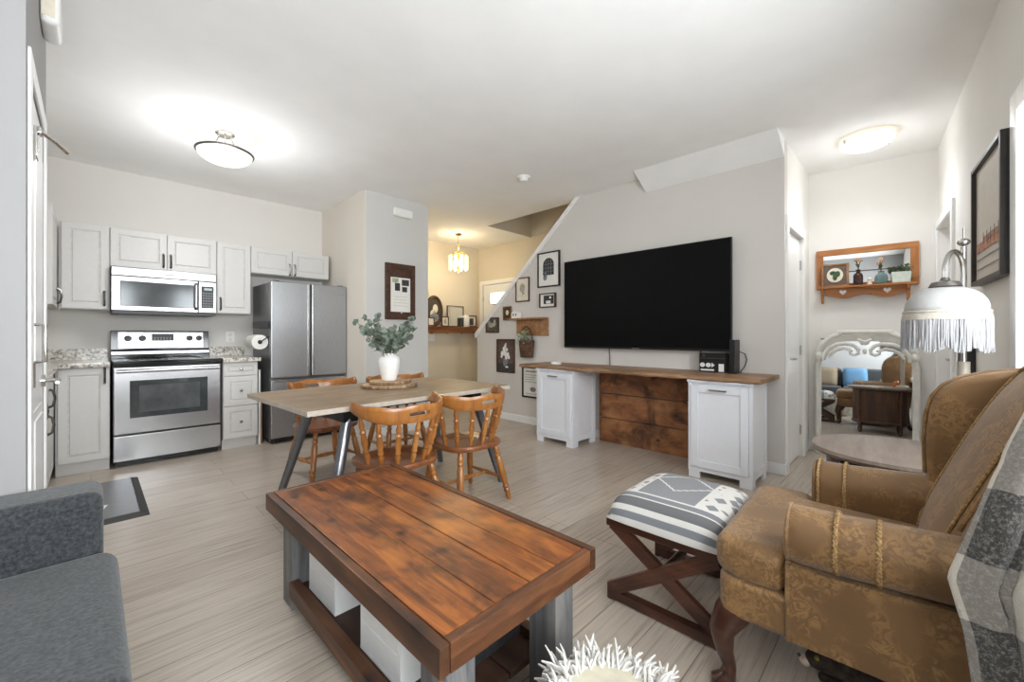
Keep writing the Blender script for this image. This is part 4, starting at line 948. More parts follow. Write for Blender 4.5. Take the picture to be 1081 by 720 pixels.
# ================================================================== MIRROR WALL
MWM = Matrix.Translation(MW_LOC) @ Matrix.Rotation(MW_ROT, 4, 'Z')
def mwp(y, z, off=0): p = MWM @ Vector((-off, y, z)); return (p.x, p.y, p.z)
MR = MW_ROT-pi/2      # local -Y faces the room, local x runs to the right as seen
cmir = thing('carved_mirror', 'large antique cream carved frame mirror standing on the floor', 'mirror', mwp(.475, 0, .075), MR)
cmir.rotation_euler = (R(-1.7), 0, MR)
hw, ht = .365, 1.19
out = [(-hw, 0), (-hw, .86), (-hw+.02, .92), (-hw+.0, .97), (-hw+.03, 1.05), (-hw+.11, 1.13), (-hw+.18, 1.17), (-.15, ht-.005), (.15, ht-.005), (hw-.18, 1.17), (hw-.11, 1.13), (hw-.03, 1.05), (hw, .97), (hw-.02, .92), (hw, .86), (hw, 0)]
inn = [(-hw+.048, .06), (-hw+.048, .86), (-hw+.056, .92), (-hw+.056, .955), (-hw+.10, 1.01), (-hw+.15, 1.055), (-.16, 1.08), (-.10, 1.085), (.10, 1.085), (.16, 1.08), (hw-.15, 1.055), (hw-.10, 1.01), (hw-.056, .955), (hw-.056, .92), (hw-.048, .86), (hw-.048, .06)]
m = MB(); N = len(out); vs = []
for p in out: vs.append((p[0], 0, p[1]))
for p in out: vs.append((p[0], -.035, p[1]))
for a, b_ in zip(out, inn): vs.append(((a[0]*.55+b_[0]*.45), -.058, (a[1]*.55+b_[1]*.45)))
for p in inn: vs.append((p[0], -.03, p[1]))
for p in inn: vs.append((p[0], 0, p[1]))
fs = []
for r_ in range(5):
    for k in range(N):
        a, b_ = r_*N+k, r_*N+(k+1) % N; c_, d_ = ((r_+1) % 5)*N+(k+1) % N, ((r_+1) % 5)*N+k; fs.append((a, b_, c_, d_))
m.add(vs, fs); build('carved_frame', m, antique_m, cmir, angle=50)
build('mirror_glass', MB().box(-hw+.040, hw-.040, -.022, -.012, .05, 1.10), mirror_m, cmir)
build('backing', MB().box(-hw+.04, hw-.04, -.012, -.002, .05, 1.11), brown_m, cmir)
def mirx(pts): return [(-p[0],)+tuple(p[1:]) for p in pts]
scr = [(-hw+.062, -.05, .90), (-hw+.07, -.058, .96), (-hw+.11, -.06, 1.02), (-hw+.17, -.06, 1.055), (-.13, -.06, 1.062), (-.075, -.06, 1.045), (-.04, -.06, 1.005), (-.045, -.06, .97), (-.075, -.06, .955), (-.10, -.058, .968), (-.105, -.058, .99), (-.085, -.055, 1.0)]
scr2 = [(-hw+.10, -.05, .93), (-hw+.12, -.054, .97), (-hw+.17, -.055, 1.005), (-.14, -.055, 1.015), (-.09, -.055, .99)]
rr = [.014, .017, .019, .019, .018, .017, .015, .014, .013, .012, .011, .012]
m = MB(); m.tube(scr, rr, 10); m.tube(mirx(scr), rr, 10); m.tube(scr2, [.01, .014, .015, .014, .01], 8); m.tube(mirx(scr2), [.01, .014, .015, .014, .01], 8)
m.ball((0, -.055, 1.07), .022, sx=1.6); m.tube([(-.05, -.06, 1.10), (0, -.066, 1.075), (.05, -.06, 1.10)], .014, 8); m.ball((0, -.055, .99), .016, sz=1.5)
build('scroll_carving', m, antique_m, cmir)
m = MB()
m.tube([(-.16, -.05, ht-.02), (.16, -.05, ht-.02)], .020, 10)
for sx in (-1, 1):
    m.tube([(sx*(hw-.19), -.052, 1.158), (sx*(hw-.11), -.055, 1.115), (sx*(hw-.045), -.055, 1.045), (sx*(hw-.022), -.052, .985)], [.022, .024, .022, .016], 10)
    m.ball((sx*(hw-.19), -.05, 1.165), .027); m.ball((sx*(hw-.03), -.05, .945), .030, sz=1.3); m.tube([(sx*(hw-.03), -.05, .89), (sx*(hw-.02), -.05, .86), (sx*(hw-.022), -.05, .05)], [.022, .014, .013], 10)
build('crest_moulding', m, antique_m, cmir)
build('bottom_rail', MB().box(-hw, hw, -.05, 0, .0, .09, .012), antique_m, cmir)
# wooden wall mirror with shelf
wm = thing('shelf_mirror', 'honey pine framed wall mirror with a heart cut shelf', 'mirror', mwp(.475, 0, 0), MR)
z0, z1, hw = 1.585, 1.965, .362
fm = wood('mirror_pine', [(140, 84, 38), (176, 114, 60), (200, 140, 84)], 'X', 6, 9, .4, .1); fmz = wood('mirror_pine_upright', [(140, 84, 38), (176, 114, 60), (200, 140, 84)], 'Z', 6, 9, .4, .1)
build('top_rail', MB().box(-hw, hw, -.03, 0, z1-.055, z1, .004), fm, wm); build('bottom_rail', MB().box(-hw, hw, -.03, 0, z0, z0+.05, .004), fm, wm)
for x in (-hw, hw-.055): build('upright', MB().box(x, x+.055, -.03, 0, z0+.0505, z1-.0555, .004), fmz, wm)
build('mirror_glass', MB().box(-hw+.05, hw-.05, -.012, -.004, z0+.045, z1-.05), mirror_m, wm)
build('shelf_board', MB().box(-hw+.03, hw-.02, -.125, -.0305, z0+.0, z0+.018, .004), fm, wm)
def heart(cx, cz, s_): return [(cx+s_*16*sin(a)**3/17, cz+s_*(13*cos(a)-5*cos(2*a)-2*cos(3*a)-cos(4*a))/17) for a in [2*pi*k/24 for k in range(24)]]
b = bmesh.new()
pl = [(-hw+.07, z0)]; pl += [(-hw+.07+(2*hw-.14)*k/24, z0-.082+.018*cos(2*pi*k/12)) for k in range(25)]; pl += [(hw-.07, z0)]
m = MB(); m.prism(pl, -.072, -.056, 'Y', .002); build('heart_apron', m, fm, wm); b.free()
for x in (-.155, .155): flat(wm, 'heart_cutout', [heart(x, z0-.038, .028)], -.0718, wallw_m, .002)
for x in (-hw+.05, hw-.07): build('end_bracket', MB().prism([(-.115, z0), (-.0305, z0), (-.0305, z0-.14), (-.06, z0-.12), (-.075, z0-.05), (-.11, z0-.03)], x-.01, x+.012, 'X', .003), fmz, wm)
build('mirror_rail', MB().box(-hw+.055, hw-.055, -.016, -.0125, z0+.155, z0+.163), walnut_m, wm)
SZ = z0+.0185
def mws(x, off): q = mwp(.475-x, SZ, off); return q
t, f = frame('picture_frame', 'small brown framed botanical medallion print on the pine mirror shelf', 'picture', (mws(-.215, .055)[0], mws(-.215, .055)[1], SZ+.11), MR, .205, .22, .016, .02, pine_m, mat_c=plain('brown_mat', (106, 92, 82), .8, var=.08))
flat(t, 'medallion', [ell(0, 0, .062, .068, 28)], f, cream_m); flat(t, 'botanical_drawing', [ell(-.015, .02, .025, .02), ell(.02, .01, .02, .028), ell(.0, -.02, .018, .03)], f-.002, dgreen_m)
def bottle(name, label, x, off, prof, mat, group=None):
    m = MB(); m.lathe(prof, 20); o = build(name, m, mat, None, mws(x, off)); return tag(o, label, 'bottle', group)
bottle('glass_bottle', 'dark amber glass bottle beside the medallion print', -.045, .075, [(.032, 0), (.036, .005), (.036, .085), (.030, .105), (.014, .118), (.013, .135), (.017, .137), (.017, .145), (.001, .146)], amber_m)
bottle('bud_vase', 'clear blue grey glass bud vase in the middle of the pine mirror shelf', .115, .075, [(.028, 0), (.040, .01), (.048, .045), (.040, .08), (.022, .095), (.020, .11), (.026, .115), (.001, .1155)], blueglass_m)
bottle('tiny_figurine', 'tiny pale ornament between amber bottle and glass vase', .035, .085, [(.020, 0), (.014, .02), (.012, .035), (.018, .05), (.012, .062), (.001, .068)], cream_m)
def sprig(label, x, off, base_z, h, seed, n=4, spread=.05, petals=True):
    t = thing('flower_sprig', label, 'flowers', mws(x, off)); t.location.z = SZ+base_z; rnd = random.Random(seed); ms = MB(); mp = MB(); mg = MB()
    for i in range(n):
        a = rnd.uniform(0, 2*pi); tip = Vector((spread*cos(a), .35*spread*sin(a), h*rnd.uniform(.75, 1))); ms.tube([(0, 0, 0), tip*.5+Vector((0, 0, .02)), tip], .0018, 5)
        for k in range(5):
            leaf(mp, tip+Vector((rnd.uniform(-.012, .012), rnd.uniform(-.008, .008), rnd.uniform(-.01, .012))), Vector((rnd.uniform(-1, 1), rnd.uniform(-1, 1), rnd.uniform(0, 1))), .009, rnd)
        for k in range(2): leaf(mg, tip*.5, Vector((rnd.uniform(-1, 1), rnd.uniform(-1, 1), .4)), .009, rnd)
    build('stems', ms, stem_m, t); build('petals', mp, bloom_m, t, smooth=False); build('leaves', mg, dgreen_m, t, smooth=False)
sprig('dried peach flower sprig in the amber bottle', -.045, .075, .14, .10, 1)
sprig('peach flower sprig in the glass bud vase', .115, .075, .108, .115, 2, 5, .055)
m = MB(); mm = Matrix.Translation(mws(.245, .078)) @ Matrix.Rotation(MR, 4, 'Z')
m.prism([(-.058, 0), (.058, 0), (.066, .095), (-.066, .095)], -.038, .038, 'Y', .006); tag(build('white_planter', m, plain('pale_mint_glaze', (206, 214, 204), .35, var=.04), None, mws(.245, .078), MR), 'pale rectangular planter at the right end of the pine mirror shelf', 'planter')
t = thing('trailing_plant', 'leafy green plant growing in the pale rectangular planter', 'plant', mws(.245, .078), MR); t.location.z = SZ+.097
rnd = random.Random(8); ml = MB(); ms = MB()
for i in range(60):
    p = Vector((rnd.uniform(-.085, .07), rnd.uniform(-.045, .035), rnd.uniform(0, .05))); leaf(ml, p, Vector((rnd.uniform(-1, 1), rnd.uniform(-1, .6), rnd.uniform(-.3, 1))), rnd.uniform(.007, .013), rnd)
for i in range(10): ms.tube([(rnd.uniform(-.04, .04), 0, -.01), (rnd.uniform(-.07, .06), rnd.uniform(-.03, .03), .04)], .002, 5)
build('stems', ms, stem_m, t); build('leaves', ml, dgreen_m, t, smooth=False)

# ================================================================== WINDOW WALL PICTURE
def rw(x, y, z): p = mat_d @ Vector((x, y, z)); return (p.x, p.y, p.z)
FR = RW_ROT+pi
t, f = frame('picture_frame', 'big black framed print on the window wall above the lamp', 'picture', rw(-2.035, 0.001, 1.725), FR, .625, .635, .022, .042, plain('espresso_frame', (44, 38, 35), .4, var=.1), mat_c=plain('sand_print', (206, 198, 186), .6, var=.02))
flat(t, 'painted_shoreline', [rect(-.26, .26, -.15, -.10), rect(-.10, .25, -.11, -.08)], f, plain('rust_wash', (176, 128, 104), .8, var=.2)); flat(t, 'painted_fence', [rect(-.10+k*.075, -.097+k*.075, -.12, -.06) for k in range(5)]+[rect(-.26, .26, -.19, -.185), rect(-.26, .26, -.24, -.235)], f-.002, inkg_m)
t = thing('wall_panel', 'dark narrow upright panel hanging low on the window wall behind the lamp', 'panel', rw(-1.47, 0.001, .86), FR)
m = MB(); m.prism([(-.10, -.30), (.10, -.30), (.10, .22), (-.08, .22)], -.05, 0, 'Y', .006); build('panel', m, plain('charcoal_panel', (52, 52, 54), .6, var=.1), t)
build('panel_edge', MB().box(-.12, .12, -.055, 0, .22, .25, .004), black_m, t)

# ================================================================== OTTOMAN
ot = thing('footstool', 'x frame footstool with a grey and white woven cushion top', 'footstool', (1.83, .735, 0), R(1))
a, b_ = .255, .225     # half x, half y ; x frames at x=+-a
def bar3(mb, p, q, wd=.019, dp=.030):
    """a fluted bar: three ridges side by side in the plane x=const"""
    p, q = Vector(p), Vector(q); d = (q-p).normalized(); s_ = d.cross(Vector((1, 0, 0))).normalized()
    for k in (-1, 0, 1):
        o_ = s_*k*wd*.9; mb.tube([p+o_, q+o_], [wd*.62]*2, 8, sq=None)
    mt = Matrix.Translation((p+q)/2) @ Matrix((Vector((1, 0, 0)), d, s_)).transposed().to_4x4()
    mb.box(-dp/2+.004, dp/2-.004, -(q-p).length/2, (q-p).length/2, -wd*1.45, wd*1.45, mat=mt)
for sx in (-1, 1):
    x = sx*(a-.018)
    m = MB(); bar3(m, (x-.008, -b_+.01, .325), (x-.008, b_-.01, .045)); build('cross_leg', m, mahog_m, ot)
    m = MB(); bar3(m, (x+.010, b_-.01, .325), (x+.010, -b_+.01, .045)); build('cross_leg', m, mahog_m, ot)
    m = MB(); m.box(x-.02, x+.02, -b_-.005, b_+.005, .005, .045, .006); m.box(x-.02, x+.02, -b_-.005, -b_+.02, .0, .07, .006); m.box(x-.02, x+.02, b_-.02, b_+.005, 0, .07, .006); build('foot_rail', m, mahog_m, ot)
    build('top_rail', MB().box(x-.02, x+.02, -b_-.01, b_+.01, .315, .350, .006), mahog_m, ot)
for sy in (-1, 1): build('end_rail', MB().box(-a+.04, a-.04, sy*(b_-.01)-.015, sy*(b_-.01)+.015, .32, .349, .005), mahog_m, ot)
build('centre_stretcher', MB().tube([(-a+.02, 0, .185), (a-.02, 0, .185)], .016, 10), mahog_m, ot)
m = MB(); nu = 22
def cush(u, v):
    x = (2*u-1); y = (2*v-1); r_ = max(abs(x), abs(y)); e = lambda q: (1-abs(q)**5)
    sx_ = 1-.03*(y*y)**2; sy_ = 1-.03*(x*x)**2
    return Vector((x*(a+.012)*sx_, y*(b_+.012)*sy_, .362+.10*(max(0, e(x)*e(y)))**.38))
m.grid(cush, nu, nu); k0 = len(m.v)
m.grid(lambda u, v: Vector((cush(u, v).x, cush(u, v).y, .3505)), nu, nu)
def gi(i, j): return i*(nu+1)+j
fs = []
for i in range(nu):
    for (p, q) in ((gi(i, 0), gi(i+1, 0)), (gi(i, nu), gi(i+1, nu)), (gi(0, i), gi(0, i+1)), (gi(nu, i), gi(nu, i+1))): fs.append((p, q, k0+q, k0+p))
m.f += fs; m.mi += [0]*len(fs)
build('cushion', m, kilim_m, ot, angle=60)

# ================================================================== WING ARMCHAIR (local: faces +Y)
ac = thing('wing_armchair', 'gold brown damask wing armchair with cabriole legs by the window', 'armchair', (1.765, .05, 0), R(2))
m = MB(); m.prism([(-.33, -.36), (.33, -.36), (.335, .22), (.34, .40), (.30, .425), (-.30, .425), (-.34, .40), (-.335, .22)], .25, .372, 'Z', .018, 3); build('seat_rail', m, damask_m, ac, angle=50)
m = MB(); m.prism([(-.225, -.10), (.225, -.10), (.225, .225), (.335, .235), (.34, .36), (.31, .44), (-.31, .44), (-.34, .36), (-.335, .235), (-.225, .225)], .365, .49, 'Z', .045, 4)
for i, v_ in enumerate(m.v):
    x, y, z = v_
    if z > .43: m.v[i] = (x, y, z+.018*max(0, 1-(x/.36)**2)*max(0, 1-((y-.17)/.33)**2))
sc_ = build('seat_cushion', m, damask_m, ac, angle=60)
def armsec(s_):
    """cross-section (x outward positive, z) of an arm, scaled roll"""
    P = [(.215, .34), (.213, .45), (.216, .53)]
    for k in range(13):
        a_ = pi*1.02-(pi*1.42)*k/12
        P.append((.293+.082*cos(a_)*s_, .555+.082*sin(a_)*s_))
    P += [(.345, .475), (.343, .40), (.338, .252), (.24, .252)]
    return P
for sx, bands in ((-1, (.118, .030)), (1, (.215, .135))):
    m = MB(); ys = [(-.36, 1.0), (-.1, 1.0), (.12, 1.0), (.20, 1.0), (.222, .97), (.232, .90)]; vs = []; fs = []
    n = len(armsec(1))
    for y, s_ in ys:
        for x, z in armsec(s_): vs.append((sx*(x if s_ == 1 else .293+(x-.293)*(.96+.04*s_)), y, z+.012*(1 if y < 0 else 0)*(z > .45)))
    for i in range(len(ys)-1):
        for k in range(n): fs.append((i*n+k, i*n+(k+1) % n, (i+1)*n+(k+1) % n, (i+1)*n+k))
    fs += [tuple(range(n))[::-1], tuple((len(ys)-1)*n+k for k in range(n))]
    m.add(vs, fs); ao = build('arm', m, damask_m, ac, angle=42)
    for by in bands:
        pr = [(sx*(x), z) for x, z in armsec(1.0)[1:-4]]
        pts = [(x+.004*sx*(1 if abs(x) > .29 else -1), by, z+.004) for x, z in pr]
        # twisted cord: two strands
        dense = []
        for i in range(len(pts)-1):
            for q in range(5): dense.append(Vector(pts[i]).lerp(Vector(pts[i+1]), q/5))
        dense.append(Vector(pts[-1])); mb = MB(); L_ = 0
        for ph_0 in (0, pi):
            pp = []; L_ = 0
            for i, p in enumerate(dense):
                if i: L_ += (p-dense[i-1]).length
                pp.append(p+Vector((0, .0034*cos(L_*260+ph_0), .002*sin(L_*260+ph_0))))
            mb.tube(pp, .0038, 6)
        build('cord_braid', mb, braid_m, ao)
    # welt along the front face of the arm
    mb = MB(); mb.tube([(sx*x, .229, z) for x, z in armsec(.95)[1:-1]], .006, 8); build('welt', mb, damask_m, ao)
# reclined back
def yb_(z): return -.055-.235*((z-.45)/.58)**1.1 if z > .45 else -.055
m = MB(); nz = 14; nx = 16
def bk_f(u, v):
    z = .44+.60*v; x = -.27+.54*u; bul = .045*(1-(2*u-1)**2)**.6*(1-(2*v-1)**4)
    zz = z+.03*(1-(2*u-1)**2)*v; return Vector((x, yb_(z)+bul-.01, zz))
def bk_r(u, v):
    z = .30+.74*v; x = -.27+.54*u; return Vector((x, -.375-.055*v, z+.03*(1-(2*u-1)**2)*v))
m.grid(bk_f, nx, nz); k0 = len(m.v); m.grid(bk_r, nx, nz); fs = []
def g2(i, j): return i*(nz+1)+j
for i in range(nx):
    for j in (0, nz): fs.append((g2(i, j), g2(i+1, j), k0+g2(i+1, j), k0+g2(i, j)))
for j in range(nz):
    for i in (0, nx): fs.append((g2(i, j), g2(i, j+1), k0+g2(i, j+1), k0+g2(i, j)))
m.f += fs; m.mi += [0]*len(fs)
bo = build('back', m, damask_m, ac, angle=50)
m = MB()
for u in (.10, .90):
    m.tube([bk_f(u, v/14)+Vector((0, .004, 0)) for v in range(15)], .0045, 6)
m.tube([bk_f(u/16, .97)+Vector((0, .006, 0)) for u in range(17)], .0045, 6)
build('cord_braid', m, braid_m, bo)
wing_poly = [(-.092, .50), (-.085, .66), (-.082, .78), (-.088, .87), (-.102, .93), (-.13, .972), (-.172, 1.0), (-.23, 1.02), (-.32, 1.035), (-.41, 1.04), (-.39, .50)]
near_poly = [(-.115, .52), (-.12, .66), (-.15, .73), (-.19, .83), (-.22, .92), (-.255, .99), (-.30, 1.022), (-.36, 1.037), (-.41, 1.04), (-.39, .52)]
for sx in (-1, 1):
    wp = wing_poly if sx > 0 else near_poly
    m = MB(); m.prism(wp, min(sx*.237, sx*.325), max(sx*.237, sx*.325), 'X', .034, 4)
    m.v = [(x+sx*.02*max(0, min(1, (y+.25)/.25))*(1 if z > .62 else 0), y, z) for x, y, z in m.v]
    wo = build('wing', m, damask_m, ac, angle=60)
    mb = MB(); mb.tube([(sx*.255+sx*.02, y+.004, z) for y, z in wp[1:-2]], .006, 8); build('welt', mb, damask_m, wo)
for sx in (-1, 1):
    m = MB(); m.tube([(sx*.285, .375, .262), (sx*.300, .392, .235), (sx*.318, .412, .185), (sx*.312, .405, .12), (sx*.300, .393, .07), (sx*.304, .398, .035), (sx*.318, .415, .016), (sx*.320, .418, .0)], [.052, .050, .038, .026, .020, .026, .034, .026], 14)
    build('cabriole_leg', m, mahog_m, ac, angle=60)
    m = MB(); m.tube([(sx*.29, -.33, .26), (sx*.29, -.34, .13), (sx*.295, -.375, 0)], [.030, .024, .020], 10); build('rear_leg', m, mahog_m, ac, angle=60)

# plaid blanket over the near wing
m = MB(); rnd = random.Random(4)
EP = [(1.57, 1.02, -.29), (1.52, 1.072, -.26), (1.455, 1.07, -.22), (1.405, .99, -.175), (1.375, .84, -.122), (1.352, .72, -.086), (1.338, .62, -.054), (1.325, .52, -.077), (1.32, .39, -.09), (1.318, .27, -.10)]
prof = [(p[0], p[1]) for p in EP]; yf = [p[2] for p in EP]
def lerp_list(L, t):
    t = max(0, min(.9999, t))*(len(L)-1); i = int(t); q = t-i
    return L[i]+(L[i+1]-L[i])*q
def blanket(u, v):
    x = lerp_list([p[0] for p in prof], v); z = lerp_list([p[1] for p in prof], v); yfr = lerp_list(yf, v)
    y = yfr+(-.385-yfr)*u
    hang = max(0, min(1, (v-.3)/.25)); fold = .040*hang*(.5-.5*cos(u*15+v*5))*min(1, u*6)+.012*hang*sin(u*31-v*4)*min(1, u*6)
    return Vector((x-abs(fold)*.9-.02*hang-.01, y, z+(0 if hang > .5 else .012)+.012*sin(u*7)*(1-hang)))
nu, nv = 44, 70
m.grid(blanket, nu, nv)
me = bpy.data.meshes.new('plaid_blanket'); me.from_pydata(m.v, [], m.f); me.materials.append(plaid_m)
uvl = me.uv_layers.new(name='UVMap')
for poly in me.polygons:
    poly.use_smooth = True
    for li in poly.loop_indices:
        vi = me.loops[li].vertex_index; i, j = divmod(vi, nv+1); uvl.data[li].uv = (i/nu*2.1-.07, j/nv*3.6+.30)
bl = bpy.data.objects.new('plaid_blanket', me); COL.objects.link(bl)
q = bl.modifiers.new('solid', 'SOLIDIFY'); q.thickness = .018; q.offset = 1
tag(bl, 'fluffy grey and cream plaid blanket draped over the armchair wing', 'blanket')

# cat under the chair
cat = thing('cat', 'dark tabby cat with a pale muzzle peeking out under the armchair', 'cat', (1.665, .085, 0), R(104))
def skin_obj(name, verts, edges, radii, mat, parent, sub=2):
    me = bpy.data.meshes.new(name); me.from_pydata(verts, edges, []); me.materials.append(mat)
    o = bpy.data.objects.new(name, me); COL.objects.link(o); o.parent = parent
    o.modifiers.new('skin', 'SKIN'); sk = me.skin_vertices[0].data
    for i, r_ in enumerate(radii): sk[i].radius = (r_, r_) if not isinstance(r_, tuple) else r_
    sk[0].use_root = True
    s_ = o.modifiers.new('sub', 'SUBSURF'); s_.levels = sub; s_.render_levels = sub
    return o
# body lies along local -x, head at local +x
V = [(-.10, 0, .085), (-.20, .01, .09), (-.28, .03, .075), (0, 0, .085), (.06, 0, .105), (.115, 0, .115), (.155, 0, .10), (.178, 0, .092), (-.33, .08, .03), (-.30, .16, .02), (-.2, .19, .018),
     (.02, .05, .04), (.09, .055, .016), (.14, .055, .014), (.02, -.05, .04), (.09, -.055, .016), (.14, -.055, .014), (-.22, .07, .04), (-.14, .085, .016), (-.22, -.06, .04), (-.14, -.08, .016)]
Ed = [(0, 1), (1, 2), (0, 3), (3, 4), (4, 5), (5, 6), (6, 7), (2, 8), (8, 9), (9, 10), (3, 11), (11, 12), (12, 13), (3, 14), (14, 15), (15, 16), (1, 17), (17, 18), (1, 19), (19, 20)]
rad = [.075, .078, .06, .066, .045, .048, .030, .018, .02, .017, .012, .028, .016, .016, .028, .016, .016, .04, .018, .04, .018]
skin_obj('body', V, Ed, rad, fur_m, cat)
for sy in (-1, 1):
    m = MB(); m.tube([(.10, sy*.030, .148), (.095, sy*.036, .17), (.09, sy*.040, .196)], [.022, .015, .002], 8); build('ear', m, fur_m, cat)
    build('eye', MB().ball((.148, sy*.022, .118), .009, n=10), plain('cat_eye', (120, 110, 50), .1), cat)
build('muzzle', MB().ball((.178, 0, .088), .020, sx=.8, sy=1.15, sz=.8), muzzle_m, cat); build('nose', MB().ball((.194, 0, .097), .006, n=8), ink_m, cat)

# ================================================================== SHAGGY POUF
pf = thing('shaggy_pouf', 'white shaggy wool pouf in front of the coffee table', 'pouf', (.80, .475, 0))
m = MB(); m.lathe([(.17, 0), (.20, .03), (.212, .12), (.212, .22), (.20, .29), (.16, .327), (.08, .338), (.001, .34)], 40); build('cover', m, woolc_m, pf)
m = MB(); rnd = random.Random(9)
for i in range(1500):
    a_ = rnd.uniform(0, 2*pi); edge = rnd.random()
    if edge < .55: r0 = rnd.uniform(.12, .214); z0_ = .33-.11*max(0, (r0-.155)/.06)**2
    else: r0 = .214; z0_ = rnd.uniform(.02, .25)
    if edge >= .55: d = Vector((cos(a_), sin(a_), rnd.uniform(-.9, .1)))
    else: d = Vector((cos(a_+rnd.uniform(-.8, .8)), sin(a_+rnd.uniform(-.8, .8)), rnd.uniform(.0, .8)))
    p = Vector((r0*cos(a_), r0*sin(a_), z0_)); L_ = rnd.uniform(.018, .042); w_ = Vector((rnd.uniform(-1, 1), rnd.uniform(-1, 1), rnd.uniform(-1, 1)))*.02
    d.normalize(); m.tube([p-d*.006, p+d*L_*.5+w_, p+d*L_+w_*1.5-Vector((0, 0, .01))], [.0036, .0040, .0022], 5)
pf.scale = (.88, .88, .98)
fb = build('wool_fringe', m, wool_m, pf); fb['kind'] = 'stuff'

# ================================================================== SOFA
sf = thing('sofa', 'grey heathered fabric sectional sofa along the left wall', 'sofa', (0, 0, 0))
m = MB(); m.box(-.93, .035, 1.10, 1.86, .09, .30, .02); m.box(-.93, -.22, -.42, 1.10, .09, .30, .02); build('base', m, sofa_m, sf)
m = MB(); m.box(-.72, .062, 1.12, 1.872, .285, .455, .045, 4); build('chaise_cushion', m, sofa_m, sf, angle=60)
for y0 in (-.40, .36): build('seat_cushion', MB().box(-.72, -.19, y0, y0+.75, .285, .455, .045, 4), sofa_m, sf, angle=60)
m = MB(); m.box(-.93, .03, 1.875, 2.085, .09, .635, .035, 4); build('arm', m, sofa_m, sf, angle=60)
m = MB(); m.box(-.93, -.22, -.555, -.425, .09, .60, .035, 4); build('arm', m, sofa_m, sf, angle=60)
build('back_frame', MB().box(-.985, -.88, -.42, 1.87, .09, .74, .03, 3), sofa_m, sf)
for y0 in (-.40, .36, 1.12): build('back_cushion', MB().box(-.90, -.68, y0, y0+.74, .44, .82, .06, 4), sofa_m, sf, angle=60)
for x, y in ((-.88, -.5), (-.28, -.5), (-.88, 2.0), (-.02, 2.0), (-.02, 1.18)): build('leg', MB().box(x-.025, x+.025, y-.025, y+.025, 0, .095, .004), black_m, sf)
def pillow(label, loc, rot, s_, mat):
    m = MB()
    def f(sg): return lambda u, v: Vector((sg*(.012+.06*((1-(2*u-1)**4)*(1-(2*v-1)**4))**.6), (2*u-1)*s_*(1-.05*(2*v-1)**2), (2*v-1)*s_*(1-.05*(2*u-1)**2)))
    m.grid(f(1), 12, 12); k0 = len(m.v); m.grid(f(-1), 12, 12)
    for i in range(12):
        for (p, q) in ((i*13, i*13+13), (i*13+12, i*13+25), (i, i+1), (156+i, 157+i)): m.f.append((p, q, k0+q, k0+p)); m.mi.append(0)
    o = build('throw_pillow', m, mat, None, loc); o.rotation_euler = (0, R(-14), rot); return tag(o, label, 'pillow')
pillow('taupe throw pillow on the sofa, seen in the carved mirror', (-.545, .62, .64), R(4), .19, pillow_m)
pillow('blue throw pillow on the sofa, seen in the carved mirror', (-.545, .16, .64), R(-5), .19, blue_m)

# ================================================================== END TABLE AND LAMP
et = thing('end_table', 'oval drum end table with a greyed top beside the armchair', 'table', (2.66, .055, 0), R(4))
sx, sy = .30, .30
m = MB(); m.lathe([(1.0*.30, .565), (1.06*.30, .572), (1.08*.30, .584), (1.06*.30, .598), (.96*.30, .602), (.001, .6025)], 56, sy=sy/sx*1.05); build('top', m, [greytop_m], et, angle=25)
m = MB(); m.lathe([(.27, .12), (.285, .13), (.285, .15), (.275, .16), (.275, .545), (.29, .555), (.29, .566)], 56, sy=sy/sx); build('drum_body', m, walnut_m, et)
for k in range(4):
    a_ = pi/4+k*pi/2; c_, s_ = .262*cos(a_), .262*sin(a_)*sy/sx
    build('turned_post', MB().turned((c_*1.05, s_*1.05, .55), (c_*1.05, s_*1.05, .0), [(0, .022), (.1, .018), (.5, .022), (.75, .018), (.8, .026), (.84, .016), (.92, .024), (1, .014)], 10), mahog_m, et)
ZL = .6027
fl_ = thing('table_lamp', 'tall arched table lamp with a white fringed dome shade', 'lamp', (2.79, -.155, .6027))
build('base', MB().lathe([(.068, 0), (.07, .01), (.06, .022), (.03, .03), (.022, .05)], 28), ivory_m, fl_)
m = MB(); m.tube([(0, 0, .04), (0, 0, 1.02-ZL)], .021, 14); build('lower_pole', m, ivory_m, fl_)
m = MB(); m.tube([(0, 0, 1.0-ZL), (0, 0, 1.545-ZL)], .010, 12); m.ball((0, 0, 1.565-ZL), .022, sz=.8); m.tube([(0, 0, 1.575-ZL), (0, 0, 1.63-ZL)], .004, 8); build('upper_pole', m, chrome_m, fl_)
ax, ay = -.105, .062       # shade centre relative to the pole
d_ = Vector((ax, ay, 0)); 
pts = []
for k in range(15):
    a_ = pi*k/14; pts.append(Vector((ax/2+ax/2*-cos(a_), ay/2+ay/2*-cos(a_), 1.43-ZL+.09*sin(a_))))
pts = [Vector((0, 0, 1.36-ZL))]+pts+[Vector((ax, ay, 1.37-ZL))]
m = MB(); m.tube(pts, .0105, 10); build('arch', m, chrome_m, fl_)
m = MB(); m.lathe([(.045, 1.352), (.055, 1.358), (.045, 1.378), (.018, 1.386), (.012, 1.40)], 24, (ax, ay, -ZL)); build('shade_cap', m, plain('dull_pewter', (120, 116, 112), .4, .8), fl_)
m = MB(); pr = [(.134*cos(pi/2*i/12), 1.245-ZL+.115*sin(pi/2*i/12)**.8) for i in range(12)]; pr = [(r_, z) for r_, z in pr if r_ > .04]
N = 48; vs = []; fs = []
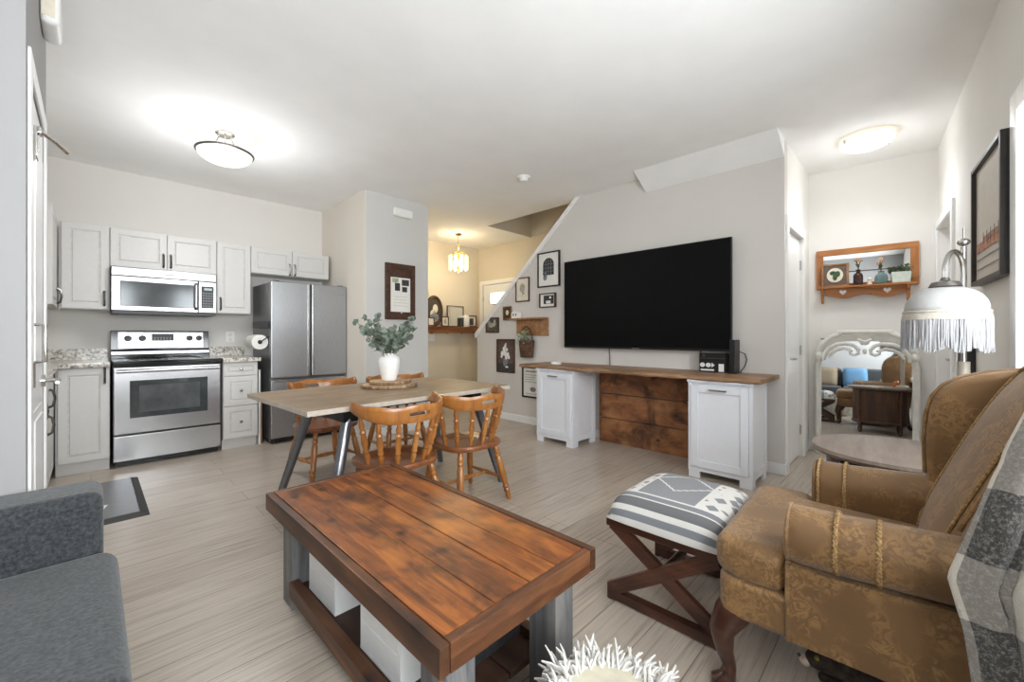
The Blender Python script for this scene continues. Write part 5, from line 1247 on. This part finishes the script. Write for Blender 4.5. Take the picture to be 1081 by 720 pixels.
for r_, z in pr:
    for k in range(N): vs.append((ax+r_*(1+.004*(k % 2))*cos(2*pi*k/N), ay+r_*(1+.004*(k % 2))*sin(2*pi*k/N), z))
for i in range(len(pr)-1):
    for k in range(N): fs.append((i*N+k, i*N+(k+1) % N, (i+1)*N+(k+1) % N, (i+1)*N+k))
m.add(vs, fs); sh = build('dome_shade', m, lampw_m, fl_, solid=.003)
m = MB(); m.tube([(ax+.136*cos(2*pi*k/48), ay+.136*sin(2*pi*k/48), 1.245-ZL) for k in range(48)], .006, 8, True); m.tube([(ax+.140*cos(2*pi*k/48), ay+.140*sin(2*pi*k/48), 1.212-ZL) for k in range(48)], .004, 8, True); build('trim_cord', m, band_m, sh)
N = 96; m = MB(); vs = []; fs = []
for z, r_ in ((1.243-ZL, .136), (1.212-ZL, .141), (1.207-ZL, .141)):
    for k in range(N): q = r_+.0025*(k % 2); vs.append((ax+q*cos(2*pi*k/N), ay+q*sin(2*pi*k/N), z))
for i in range(2):
    for k in range(N): fs.append((i*N+k, i*N+(k+1) % N, (i+1)*N+(k+1) % N, (i+1)*N+k))
m.add(vs, fs); build('gathered_band', m, band_m, sh, solid=.002)
m = MB(); rnd = random.Random(2); N = 230
for k in range(N):
    a_ = 2*pi*k/N; r_ = .141+rnd.uniform(-.003, .003); L_ = .120+.024*abs(sin(a_*5))+rnd.uniform(-.004, .006)
    p = Vector((ax+r_*cos(a_), ay+r_*sin(a_), 1.212-ZL)); m.tube([p, p+Vector((rnd.uniform(-.003, .003), rnd.uniform(-.003, .003), -L_*.5)), p+Vector((rnd.uniform(-.004, .004), rnd.uniform(-.004, .004), -L_))], [.0026, .0029, .0022], 5)
fo = build('fringe', m, fringe_m, sh); fo['kind'] = 'stuff'
m = MB(); m.lathe([(.026, 0), (.030, .006), (.030, .06), (.022, .072), (.014, .078), (.014, .09), (.001, .091)], 20)
tag(build('amber_jar', m, plain('orange_glass', (196, 112, 48), .15), None, (2.70, -.10, .6027)), 'orange glass jar on the end table, seen in the carved mirror', 'jar')
